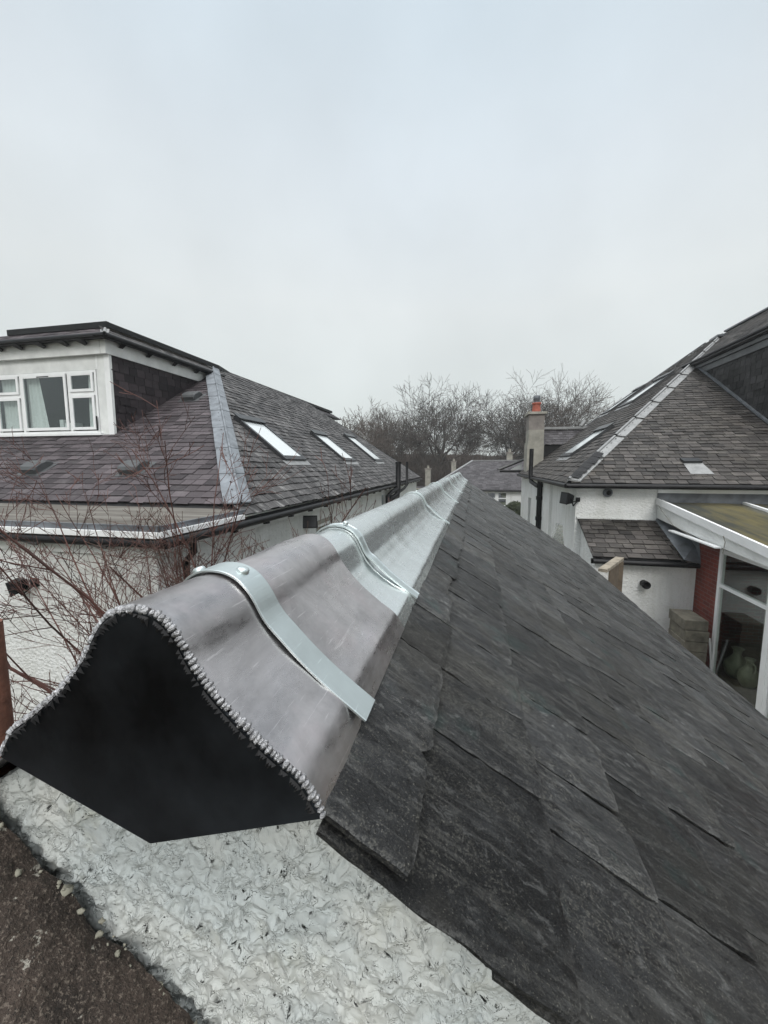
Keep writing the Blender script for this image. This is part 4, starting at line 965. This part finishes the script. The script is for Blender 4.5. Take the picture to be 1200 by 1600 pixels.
# soil pipe
mb = MB(); mb.tube([(2.02, 16.0, .60), (2.02, 16.0, -.40), (2.04, 15.9, -.60), (2.12, 15.1, -.70), (2.18, 14.8, -.72)], .075, 10); mb.tube([(2.18, 14.8, -.52), (2.18, 14.8, -4)], .085, 10)
for z in (-.62, -1.05, -1.75): mb.tube([(2.18, 14.8, z), (2.18, 14.8, z-.12)], .11, 10)
mb.build('soil_pipe', 'black', RH)
floodlight('black floodlight at the corner of the right house, below its hip', (2.38, 10.33, -.80), (-1, -.25, .12), 1.25)
# round camera-like fitting
t = thing('round_lamp', 'small round grey lamp high on the white wall of the right house', 'light', (3.02, 10.4, -.63)); mb = MB()
def ylathe(mb, c, prof, n=18):
    k = MB(); k.lathe((0, 0, 0), prof, n); mb.add([(c[0]+v[0], c[1]-v[2], c[2]+v[1]) for v in k.v], k.f, smooth=True)
ylathe(mb, (3.02, 10.4, -.63), [(.10, 0), (.105, .04), (.09, .09), (.06, .10)]); mb.build('housing', 'lead', t)
mb = MB(); ylathe(mb, (3.02, 10.30, -.63), [(.058, .001), (.05, .02), (.0, .022)]); mb.build('lens', 'black', t)
mb = MB(); ylathe(mb, (3.02, 10.4, -.63), [(.055, .105), (.062, .125), (.045, .13)]); mb.build('ring', 'vent', t)
# lean-to
mb = MB(); ty, tz = 10.39, -1.25; ey, ez = 9.03, -1.885; tl = (tz-ez)/(ty-ey)
mb.add([(2.43, ey, ez-.02), (4.05, ey, ez-.02), (4.05, ty, tz-.02), (2.41, ty, tz-.02)], [(0, 1, 2, 3)]); mb.box(2.72, 4.2, 9.10, 10.38, -2.0, -1.93)
lt = mb.build('lean_to', 'under', RH, 'low slated lean-to against the white wall')
slate_field((2.41, ey, ez), (1, 0, 0), unit(0, 1, tl), 1.49, lambda v: (0, 1.66), .17, .235, .013, 81, .027, .011).build('slates', 'slate_brown', lt)
mb = MB(); mb.box(2.705, 4.40, 9.22, 9.42, -4, -1.93); mb.prism([(2.50, 9.12, -4), (2.50, 10.39, -4), (2.50, 10.39, -1.30), (2.50, 9.12, -1.89)], (.2, 0, 0)); mb.build('wall', 'harl', lt)
mb = MB(); mb.box(2.40, 4.30, ey-.02, ey+.04, ez-.13, ez-.03); mb.tube([(2.42, ey-.06, ez-.07), (4.33, ey-.06, ez-.07)], .05, 10); mb.build('gutter', 'black', lt)
mb = MB(); mb.add([(4.04, ty, tz+.03), (4.30, 10.38, -1.16), (4.40, 9.35, -1.60), (4.38, 9.02, -1.93), (4.08, ey, ez+.03)], [(0, 4, 2, 1), (4, 3, 2)]); mb.add([(4.39, 10.3, -1.1), (4.39, 9.2, -1.45), (4.39, 9.05, -1.9), (4.39, 10.3, -1.6)], [(0, 3, 2, 1)])
mb.build('lead_valley', 'lead', lt)
mb = MB()
r = random.Random(4)
mb.bar((2.38, ty-.01, tz+.02), (4.05, ty-.01, tz+.02), .06, .035); mb.build('mortar_fillet', 'harl', lt)
# flue terminal on the lean-to wall
t = thing('flue_pipe', 'short black flue pipe poking out of the white lean-to wall', 'pipe', (3.46, 9.22, -2.42)); mb = MB()
ylathe(mb, (3.46, 9.22, -2.42), [(.0, .0), (.095, 0), (.095, .012), (.072, .014)]); mb.build('wall_plate', 'harl', t)
mb = MB(); ylathe(mb, (3.46, 9.22, -2.42), [(.068, .0), (.068, .10), (.078, .10), (.078, .19), (.06, .19), (.06, .10), (0, .10)]); mb.build('pipe', 'black', t)

# ============================================================ GARDEN ROOM (conservatory)
GR = thing('garden_room', 'white framed garden room with yellowish translucent roof and red brick pier', 'conservatory', (5.8, 7.5, -4.0))
def zc(y): return -.82 - .111*(10.36-y)
mb = MB(); mb.add([(4.16, 5.0, zc(5.0)), (8.5, 5.0, zc(5.0)), (8.5, 10.3, zc(10.3)), (4.16, 10.3, zc(10.3))], [(0, 1, 2, 3)]); mb.add([(4.16, 5.0, zc(5.0)-.03), (8.5, 5.0, zc(5.0)-.03), (8.5, 10.3, zc(10.3)-.03), (4.16, 10.3, zc(10.3)-.03)], [(3, 2, 1, 0)]); mb.build('roof_sheet', 'poly', GR)
mb = MB(); 
for x in (5.66, 7.0, 8.3): mb.bar((x, 5.0, zc(5.0)+.03), (x, 10.2, zc(10.2)+.03), .06, .05)
mb.build('glazing_bar', 'upvc', GR)
mb = MB(); mb.bar((4.10, 4.9, zc(4.9)-.005), (4.10, 10.38, zc(10.38)-.005), .12, .10); mb.bar((4.045, 4.9, zc(4.9)+.01), (4.045, 10.38, zc(10.38)+.01), .02, .14); mb.build('edge_beam', 'upvc', GR)
mb = MB(); mb.prism([(4.075, 4.9, zc(4.9)-.06), (4.075, 10.38, zc(10.38)-.06), (4.075, 10.38, -1.19), (4.075, 8.25, -1.36), (4.075, 4.9, -1.50)], (.05, 0, 0)); mb.build('fascia', 'upvc_dirty', GR)
mb = MB(); mb.add([(4.12, 8.2, -1.365), (4.42, 8.2, -1.40), (4.42, 4.9, -1.52), (4.12, 4.9, -1.50)], [(0, 1, 2, 3)]); mb.bar((3.99, 9.45, -1.34), (3.99, 7.75, -1.365), .10, .025); mb.build('soffit_trim', 'upvc', GR)
mb = MB(); mb.prism([(4.40, 9.215, -4), (4.40, 8.45, -4), (4.40, 8.45, -1.42), (4.40, 9.215, -1.42)], (.12, 0, 0)); mb.box(4.52, 4.9, 9.1, 9.215, -4, -1.45); mb.build('brick_pier', 'brick', GR)
mb = MB(); mb.box(4.39, 4.47, 4.9, 7.0, -4, -1.50); 
mb = MB()
def yfr(ya, yb, za, zb, f_, x0=4.38, x1=4.45):
    mb.box(x0, x1, ya, ya+f_, za, zb); mb.box(x0, x1, yb-f_, yb, za, zb); mb.box(x0, x1, ya+f_, yb-f_, zb-f_, zb); mb.box(x0, x1, ya+f_, yb-f_, za, za+f_)
yfr(7.06, 8.445, -3.98, -1.50, .075); mb.box(4.38, 4.45, 7.135, 8.37, -2.19, -2.13)
yfr(5.6, 7.0, -3.98, -1.50, .075); mb.box(4.37, 4.46, 7.001, 7.059, -3.98, -1.45)
mb.build('window_frame', 'upvc', GR)
mb = MB(); 
for (a, b, c, d) in ((7.135, 8.37, -3.9, -2.19), (7.135, 8.37, -2.13, -1.575), (5.675, 6.925, -3.9, -1.575)): mb.box(4.41, 4.418, a, b, c, d)
mb.build('window_pane', 'glass_door', GR)
mb = MB(); mb.box(7.9, 8.0, 4.9, 10.35, -4, -1.0); mb.box(4.52, 8, 4.9, 4.95, -4, -1.4); mb.box(4.91, 7.9, 10.30, 10.38, -4, -.95); mb.build('room_wall', 'brick', GR)
mb = MB(); mb.box(4.46, 7.9, 4.95, 10.3, -3.98, -3.95); mb.build('room_floor', 'wood_dark', GR)
mb = MB(); mb.box(4.06, 8.5, 10.36, 10.395, -.90, -.625); mb.build('wall_flashing', 'lead_dark', GR)
mb = MB(); mb.box(4.06, 15, 10.35, 10.395, -.62, -.535); mb.build('wall_board', 'upvc', GR)
mb = MB(); pts = [(4.05, 10.3, -.88), (4.02, 10.0, -1.0), (4.05, 9.5, -1.24), (4.06, 8.6, -1.36)]; mb.tube(pts, .006, 5); mb.tube([(4.03, 7.72, -1.16), (4.03, 7.65, -1.25), (4.035, 7.70, -1.45)], .007, 5); mb.build('cable', 'cement', GR)
# contents of the room
def vase(label, x, y, z, h, r_, handle):
    t = thing('vase', label, 'vase', (x, y, z), 'pale stoneware vases behind the glass'); mb = MB()
    mb.lathe((x, y, z), [(0, 0), (r_*.55, 0), (r_*.8, h*.12), (r_, h*.33), (r_*.93, h*.5), (r_*.5, h*.68), (r_*.32, h*.78), (r_*.34, h*.92), (r_*.5, h), (r_*.42, h*.99), (r_*.26, h*.9)], 26); mb.build('body', 'vase', t)
    if handle: mb = MB(); mb.tube([(x, y-r_*.3, z+h*.9), (x, y-r_*.9, z+h*.88), (x, y-r_*1.0, z+h*.7), (x, y-r_*.75, z+h*.52)], r_*.09, 8); mb.build('handle', 'vase', t)
vase('taller round-bodied pale vase behind the lower glass, the left one', 4.88, 8.56, -3.95, .56, .20, False)
vase('pale handled jug behind the lower glass, right of the round vase', 4.88, 8.20, -3.95, .52, .165, True)
t = thing('shelf_unit', 'cluttered shelves inside the garden room behind the vases', 'shelves', (6.2, 8.2, -3.95)); mb = MB()
for z in (-3.5, -3.0, -2.5): mb.box(5.9, 6.6, 7.2, 9.6, z, z+.04)
mb.box(5.9, 6.6, 7.16, 7.199, -3.95, -2.4); mb.box(5.9, 6.6, 9.601, 9.64, -3.95, -2.4); mb.build('frame', 'cement', t)
r = random.Random(12)
for z in (-3.46, -2.96, -2.46):
    y = 7.3; mb = MB()
    while y < 9.4: w_ = r.uniform(.06, .2); mb.box(6.0+r.uniform(0, .1), 6.4, y, y+w_, z, z+r.uniform(.08, .34)); y += w_+r.uniform(.02, .15)
    mb.build('shelf_clutter', 'curtain', t)
t = thing('wicker_chair', 'pale chair standing inside the garden room', 'chair', (5.3, 7.6, -3.95)); 
mb = MB(); mb.box(5.05, 5.55, 7.3, 7.8, -3.56, -3.50); mb.build('seat', 'curtain', t)
mb = MB(); mb.prism([(5.55, 7.3, -3.5), (5.62, 7.3, -2.95), (5.62, 7.8, -2.95), (5.55, 7.8, -3.5)], (.03, 0, 0)); mb.build('backrest', 'curtain', t)
for x in (5.08, 5.52):
    for y in (7.33, 7.77): mb = MB(); mb.tube([(x, y, -3.95), (x, y, -3.56)], .018, 6); mb.build('leg', 'curtain', t)
# loose things in the passage
labs = ['topmost concrete block of the stack beside the brick pier', 'second concrete block from the top of the stack beside the brick pier', 'third concrete block from the top of the stack beside the brick pier', 'fourth concrete block from the top of the stack beside the brick pier', 'fifth concrete block from the top of the stack beside the brick pier', 'lowest concrete block of the stack beside the brick pier']
r = random.Random(1)
for k in range(6):
    z1 = -2.78 - .195*k; dx, dy = r.uniform(-.012, .012), r.uniform(-.02, .02)
    o = MB(); o.box(3.79+dx, 4.17+dx, 8.13+dy, 8.76+dy, z1-.189, z1); ob = o.build('concrete_block', 'block', base=(3.98, 8.45, z1-.19))
    bm_ = ob.modifiers.new('b', 'BEVEL'); bm_.width = .012; bm_.segments = 2
    single(ob, labs[k], 'block', 'stacked concrete blocks')
mb = MB(); mb.tube([(4.27, 8.3, -3.15), (4.40, 8.36, -3.95)], .018, 8); single(mb.build('white_pole', 'upvc', base=(4.33, 8.3, -3.95)), 'thin white pole leaning between the concrete blocks and the window frame', 'pole')
t = thing('timber_fence', 'end of a weathered timber fence in front of the lean-to', 'fence', (2.3, 7.4, -4.0))
mb = MB(); mb.bar((2.02, 6.95, -1.66), (2.58, 7.95, -1.66), .13, .05); mb.build('top_rail', 'wood', t)
mb = MB(); mb.bar((2.20, 7.20, -2.85), (2.50, 7.76, -2.85), .03, 2.3); mb.build('board_panel', 'wood_dark', t)
mb = MB(); mb.box(2.45, 2.60, 7.80, 7.92, -4, -1.69); mb.build('post', 'wood_dark', t)
# folded metal piece showing past the garage verge
mb = MB(); mb.prism([(1.62, 9.0, -1.60), (1.74, 9.0, -1.22), (1.80, 9.0, -1.235), (1.86, 9.0, -1.75), (1.80, 9.0, -1.75), (1.77, 9.0, -1.33), (1.66, 9.0, -1.62)], (.04, .5, -.03)); mb.prism([(1.6, 8.98, -1.6), (1.73, 8.98, -1.21), (1.79, 8.98, -1.23), (1.79, 8.98, -1.9), (1.6, 8.98, -1.9)], (0, .02, 0))
mb.box(1.62, 1.84, 9.05, 9.45, -4, -1.75)
single(mb.build('metal_flashing', 'galv', base=(1.7, 9.2, -4)), 'folded bright metal ridge end between the near roof edge and the right house', 'flashing')

# ============================================================ HOUSES BEYOND
t = thing('far_bungalow', 'distant low house with plain purple-grey roof and white wall beyond the ridge', 'house', (3, 36, -4))
mb = MB(); ey, ez, ry_, rz_ = 32.0, -1.84, 36.8, .40; tf_ = (rz_-ez)/(ry_-ey)
mb.add([(-3.6, ey, ez-.03), (9.4, ey, ez-.03), (6.0, ry_, rz_-.03), (-.20, ry_, rz_-.03), (-3.6, 41.6, ez), (9.4, 41.6, ez)], [(0, 1, 2, 3), (0, 3, 4), (1, 5, 2), (3, 2, 5, 4), (0, 4, 5, 1)]); rf = mb.build('roof', 'under', t)
ff = math.sqrt(1+tf_*tf_)
slate_field((-3.6, ey, ez), (1, 0, 0), unit(0, 1, tf_), (ry_-ey)*ff, lambda v: (v/ff*.70, 13-v/ff*.70), .22, .30, .012, 91, .016, .006).build('slates', 'slate_far', rf)
mb = MB(); mb.bar((-.2, ry_, rz_+.02), (6, ry_, rz_+.02), .22, .08); mb.bar((-.2, ry_, rz_+.02), (-3.6, ey, ez+.02), .2, .06); mb.build('ridge_cap', 'lead_pale', rf)
mb = MB(); 
for (a, b, c, d) in ((-3.2, .95, -4, -1.95), (2.45, 9.1, -4, -1.95), (.95, 2.45, -4, -3.1)): mb.box(a, b, 32.3, 32.6, c, d)
mb.box(.95, 2.45, 32.31, 32.59, -2.02, -1.95); mb.build('wall', 'harl', t)
mb = MB(); f = .08
for (a, b) in ((.95, 1.66), (1.74, 2.45)):
    mb.box(a, a+f, 32.33, 32.4, -3.1, -2.02); mb.box(b-f, b, 32.33, 32.4, -3.1, -2.02); mb.box(a+f, b-f, 32.33, 32.4, -2.10, -2.02); mb.box(a+f, b-f, 32.33, 32.4, -2.55, -2.47); mb.box(a+f, b-f, 32.33, 32.4, -3.1, -3.02)
mb.box(1.66, 1.74, 32.30, 32.42, -3.1, -2.02); wn = mb.build('window_frame', 'upvc', t)
mb = MB(); mb.box(.99, 2.41, 32.42, 32.43, -3.06, -2.06); mb.build('pane', 'glass', wn)
mb = MB(); mb.tube([(-3.5, 31.95, -1.92), (9.3, 31.95, -1.92)], .05, 8); mb.build('gutter', 'black', t)
def chimney_stack(parent, x, y, w_, zb, zt, pot=True):
    mb = MB(); mb.box(x-w_/2, x+w_/2, y, y+w_*1.3, zb, zt-.12); c = mb.build('chimney', 'cement', parent)
    mb = MB(); mb.box(x-w_/2-.06, x+w_/2+.06, y-.06, y+w_*1.3+.06, zt-.12, zt); mb.build('coping', 'cement_dark', c)
    if pot: mb = MB(); mb.lathe((x, y+w_*.6, zt), [(.13, 0), (.11, .26), (.13, .28), (0, .28)], 12); mb.build('chimney_pot', 'cement', c)
chimney_stack(t, 2.90, 36.9, .46, .0, 1.12)
def low_house(label, x0, x1, y0, y1, zr_, chx, chz, seed):
    t = thing('far_bungalow', label, 'house', ((x0+x1)/2, (y0+y1)/2, -4)); ym = (y0+y1)/2
    mb = MB(); mb.box(x0+.3, x1-.3, y0+.3, y1-.3, -4, zr_-1.8); mb.build('wall', 'harl', t)
    mb = MB(); q = zr_-1.9; mb.add([(x0, y0, q), (x1, y0, q), (x1, y1, q), (x0, y1, q), (x0+2, ym, zr_), (x1-2, ym, zr_)], [(0, 1, 5, 4), (1, 2, 5), (2, 3, 4, 5), (3, 0, 4), (3, 2, 1, 0)]); mb.build('roof', 'slate_far', t)
    chimney_stack(t, chx, ym-.3, .52, zr_-.5, chz)
low_house('distant house whose tall narrow chimney stands just right of the left house', -10.5, -2.8, 40, 46, -2.2, -4.76, -.30, 1)
low_house('distant house whose chimney peeks over the metal ridge, left of the purple-grey roof', -4.6, 3.5, 46, 52, -2.0, -2.42, .48, 2)
# low garden hedge and pale wall between them
mb = MB(); mb.box(-9, -3.2, 34.6, 34.9, -4, -1.95); single(mb.build('garden_wall', 'cement', base=(-6, 34.7, -4)), 'pale low garden wall just past the far corner of the left house', 'wall')
def leaf_clump(name, c, rad, n, leaf, mat, label, cat, seed):
    r = random.Random(seed); t = thing(name, label, cat, (c[0], c[1], -4)); mb = MB()
    for k in range(n):
        d = Vector((r.gauss(0, 1), r.gauss(0, 1), r.gauss(0, 1))).normalized()*(r.random()**.4)
        p = Vector(c) + Vector((d.x*rad[0], d.y*rad[1], d.z*rad[2]))*(1+.25*noise.noise(d*2+Vector((seed, 0, 0))))
        a = Vector((r.gauss(0, 1), r.gauss(0, 1), r.gauss(0, 1))).normalized()*leaf; b_ = a.orthogonal().normalized()*leaf*.6
        mb.add([p-a, p-b_, p+a, p+b_], [(0, 1, 2, 3)], r.random())
    mb.build('foliage', mat, t)
    mb = MB(); mb.tube([(c[0], c[1], -4), (c[0], c[1], c[2])], .05, 6); mb.build('stem', 'bark', t)
leaf_clump('garden_shrub', (2.85, 31.2, -3.35), (.75, .6, .75), 5000, .06, 'hedge', 'small round evergreen shrub in front of the distant white wall', 'shrub', 3)
leaf_clump('garden_shrub', (-5.6, 33.0, -2.6), (1.6, .8, .9), 8000, .07, 'hedge', 'dark green shrub by the pale garden wall past the left house', 'shrub', 4)

# ============================================================ BARE TREES
def grow(mbs, r, p, d, length, rad, lvl, maxl, kids, wander, trop, sides):
    n = (7, 6, 5, 4, 3, 3)[min(lvl, 5)]; pts = [p]; rad = max(rad, .018); rads = [rad]; dd = d.copy(); cur = p.copy(); end = max(.015, rad*(.45 if lvl == 0 else .38))
    for i in range(n):
        dd = (dd + Vector((r.gauss(0, 1), r.gauss(0, 1), r.gauss(0, 1)))*wander + Vector((0, 0, trop))).normalized()
        cur = cur + dd*(length/n); pts.append(cur.copy()); rads.append(rad + (end-rad)*(i+1)/n)
    mbs[0 if lvl <= 1 else 1].tube(pts, rads, sides if lvl < 2 else 3, cap=False, smooth=lvl < 2)
    if lvl >= maxl: return
    k = kids[lvl]; k = max(2, int(round(k*r.uniform(.8, 1.2))))
    for j in range(k):
        f = (r.uniform(.42, 1.0) if lvl == 0 else r.uniform(.22, 1.0)) if j < k-1 else 1.0
        x = f*n; i = min(n-1, int(x)); q = pts[i].lerp(pts[i+1], x-i); rr = (rads[i]*(1-(x-i)) + rads[i+1]*(x-i))
        ax = (pts[i+1]-pts[i]).normalized(); pe = ax.orthogonal().normalized(); pe.rotate(Matrix.Rotation(r.uniform(0, 2*math.pi), 3, ax))
        an = r.uniform(.45, 1.05) if j < k-1 else r.uniform(.05, .35)
        nd = (ax*math.cos(an) + pe*math.sin(an)).normalized()
        if lvl <= 1 and nd.z < -.1: nd.z *= -.5; nd.normalize()
        grow(mbs, r, q, nd, length*r.uniform(.50, .78)*(1 if lvl else .95), rr*(.62 if j < k-1 else .85), lvl+1, maxl, kids, wander*.93, trop, sides)
def tree(label, x, y, h, seed, kids=(8, 6, 6, 5, 4), trunk_r=.28, mat='bark', wander=.17, trop=.03, z0=-4.0, lean=(0, 0), spread=1.):
    t = thing('bare_tree', label, 'tree', (x, y, z0), 'bare winter trees beyond the houses'); r = random.Random(seed); mbs = (MB(), MB())
    grow(mbs, r, Vector((x, y, z0-.1)), Vector((lean[0], lean[1], 1)).normalized(), h*.44, trunk_r, 0, 5, kids, wander, trop, 7)
    # fit the real height and breadth
    allz = [v[2] for v in mbs[1].v]; zt = sorted(allz)[int(len(allz)*.998)]; k = h/(zt-z0)
    for m in mbs: m.v = [(x+(v[0]-x)*k*spread, y+(v[1]-y)*k*spread, z0+(v[2]-z0)*k) for v in m.v]
    mbs[0].build('trunk', mat, t); mbs[1].build('crown', mat, t)
K = (8, 6, 6, 5, 3)
tree('broad bare oak with a tall rounded crown, left of the centre of the treeline', -4.6, 60, 15.6, 101, K, .34, 'bark')
tree('open-crowned bare oak with thick forking limbs, left of the terracotta chimney pot', 2.9, 62, 15.9, 102, K, .36, 'bark', .20)
tree('tall pale bare tree whose crown rises right behind the square chimney', 10.6, 58, 15.4, 103, K, .30, 'bark2', .15)
tree('bare tree showing only its low crown above the right house roof', 16.6, 62, 12.0, 104, K, .3, 'bark2')
tree('slender pale bare tree with arching limbs between the two leftmost crowns', -9.4, 66, 13.0, 105, (7, 5, 5, 4, 3), .26, 'bark2', .16)
tree('low rounded bare tree standing just past the roof of the left house', -14.0, 62, 12.0, 106, K, .26, 'bark2')
tree('bare tree half hidden between the open oak and the chimney', 6.6, 70, 14.0, 107, K, .28, 'bark')
tree('small bare tree peeking over the far end of the left house ridge', -15.9, 44, 11.3, 108, (6, 5, 4, 4, 3), .2, 'bark2')
tree('thin bare tree leaning left behind the broad oak', -1.4, 72, 12.0, 109, (6, 5, 5, 4, 3), .24, 'bark2')
tree('bare tree at the left end of the treeline, beyond the rounded one', -17.5, 72, 11.4, 110, (7, 5, 5, 4, 3), .26, 'bark')
# thicket under the trees
r = random.Random(77); mbt = MB()
for k in range(1500):
    x = r.uniform(-26, 24); y = r.uniform(56, 80); h = r.uniform(3.2, 6.0)*(1+.18*noise.noise(Vector((x*.25, y*.1, 0)))); p = Vector((x, y, -4)); rr = r.uniform(.02, .05)
    for s_ in range(4):
        d = Vector((r.gauss(0, .22), r.gauss(0, .22), 1)).normalized(); q = p + d*h*.5; e2 = q + (d + Vector((r.gauss(0, .25), r.gauss(0, .25), 0))).normalized()*h*.5
        mbt.tube([p, q, e2], [rr, rr*.7, .012], 3, cap=False, smooth=False)
        for j in range(7):
            f = r.uniform(.25, 1); a = p.lerp(q, f*2) if f < .5 else q.lerp(e2, f*2-1); b_ = a + Vector((r.gauss(0, .7), r.gauss(0, .7), r.uniform(.2, 1.2)))
            mbt.tube([a, b_], [.018, .010], 3, cap=False, smooth=False)
o = single(mbt.build('thicket', 'bark2', base=(0, 65, -4)), 'brown mass of undergrowth below the bare trees', 'undergrowth'); o['kind'] = 'stuff'
mb = MB(); vs = []; n = 90
for i in range(n+1):
    x = -60 + 130*i/n; z = -.2 + 1.6*noise.noise(Vector((x*.12, 2, 0))) + .5*noise.noise(Vector((x*.6, 5, 0)))
    vs += [(x, 84+noise.noise(Vector((x*.2, 0, 0)))*3, -4), (x, 88, z+2.2), (x, 100, z+2.6), (x, 120, -4)]
mb.add(vs, [(4*i+k, 4*(i+1)+k, 4*(i+1)+k+1, 4*i+k+1) for i in range(n) for k in range(3)], smooth=True)
o = mb.build('wooded_hill', 'soil', base=(0, 100, -4)); structure(o, 'dim wooded rise behind the trees'); o['category'] = 'hill'

# ============================================================ TWIGGY SHRUB beside the left house
def shrub(label, x, y, nst, seed, hmin, hmax, outx, mat, r0=.010, base_z=-4.0, spread=.28, bias=0.):
    t = thing('bare_shrub', label, 'shrub', (x, y, base_z), 'bare twiggy shrubs by the left house'); r = random.Random(seed)
    A = MB(); B_ = MB()
    def twig(p, d, ln, rad, lvl):
        n = 6 if lvl == 0 else 4; pts = [p]; rads = [rad]; cur = p.copy(); dd = d.copy(); cv = Vector((r.gauss(0, .05), r.gauss(0, .05), 0))
        for i in range(n*(2 if lvl == 0 else 1)):
            m = n*(2 if lvl == 0 else 1)
            dd = (dd + cv + Vector((r.gauss(0, .05), r.gauss(0, .05), r.gauss(0, .03) + (.04 if lvl else .0)))).normalized(); cur = cur + dd*ln/m
            pts.append(cur.copy()); rads.append(max(.0021, rad*(1-.78*(i+1)/m)))
        (A if lvl == 0 else B_).tube(pts, rads, 5 if lvl == 0 else 4, cap=False)
        if lvl >= 3: return
        m = len(pts)-1
        for j in range((9, 4, 2)[lvl]):
            f = r.uniform(.38 if lvl == 0 else .2, .98); i = min(m-1, int(f*m)); q = pts[i].lerp(pts[i+1], f*m-i)
            ax = (pts[i+1]-pts[i]).normalized(); pe = ax.orthogonal().normalized(); pe.rotate(Matrix.Rotation(r.uniform(0, 6.28), 3, ax)); an = r.uniform(.35, .85)
            l2 = ln*(1-f*.55)*r.uniform(.16, .36) if lvl == 0 else ln*r.uniform(.3, .6)
            twig(q, (ax*math.cos(an)+pe*math.sin(an)).normalized(), l2, max(.0022, rads[i]*.55), lvl+1)
    for s_ in range(nst):
        a = r.uniform(0, 6.28); ln = r.uniform(hmin, hmax)
        d = Vector((r.gauss(bias, spread)*outx, r.gauss(-.02, .10), 1)).normalized()
        if abs(d.x) > .4: ln *= .85
        twig(Vector((x+r.gauss(0, .13), y+r.gauss(0, .09), base_z)), d, ln, r0*r.uniform(.8, 1.5), 0)
    A.build('stems', mat, t); B_.build('twigs', mat, t)
shrub('tall red-stemmed bare shrub rising in front of the left house corner', -2.52, 3.32, 27, 5, 3.0, 4.5, 1., 'twig', .015, spread=.13, bias=-.03)
shrub('brown-stemmed bare shrub leaning over from behind the near roof, right of the red one', -2.42, 3.5, 16, 8, 3.0, 3.95, 1., 'twig2', .011, spread=.12, bias=.08)
shrub('sprawling thin bare shrub in front of the white wall, left of the tall red one', -3.20, 3.25, 4, 13, 2.4, 3.4, 1., 'twig2', .009, spread=.24, bias=-.22)
shrub('low straggly bare shrub behind the left flank of the metal ridge', -2.75, 2.35, 7, 17, 2.2, 2.75, 1., 'twig2', .007, spread=.16, bias=-.06)

# ============================================================ HAZE
if True:
    mb = MB(); mb.box(-75, 75, -20, 135, -5.2, 16.5)
    g = bpy.data.materials.new('haze_air'); g.use_nodes = True; g.node_tree.nodes.clear()
    ho = g.node_tree.nodes.new('ShaderNodeOutputMaterial'); pv = g.node_tree.nodes.new('ShaderNodeVolumePrincipled')
    pv.inputs['Color'].default_value = (.88, .91, .92, 1); pv.inputs['Density'].default_value = .0011; pv.inputs['Anisotropy'].default_value = .2
    g.node_tree.links.new(pv.outputs[0], ho.inputs['Volume'])
    MAT['haze'] = g; hz = mb.build('haze', 'haze', base=(0, 50, 0)); single(hz, 'thin grey winter mist in the distance', 'haze'); hz['kind'] = 'stuff'
for o in COL.objects:
    if '_b' in o: del o['_b']
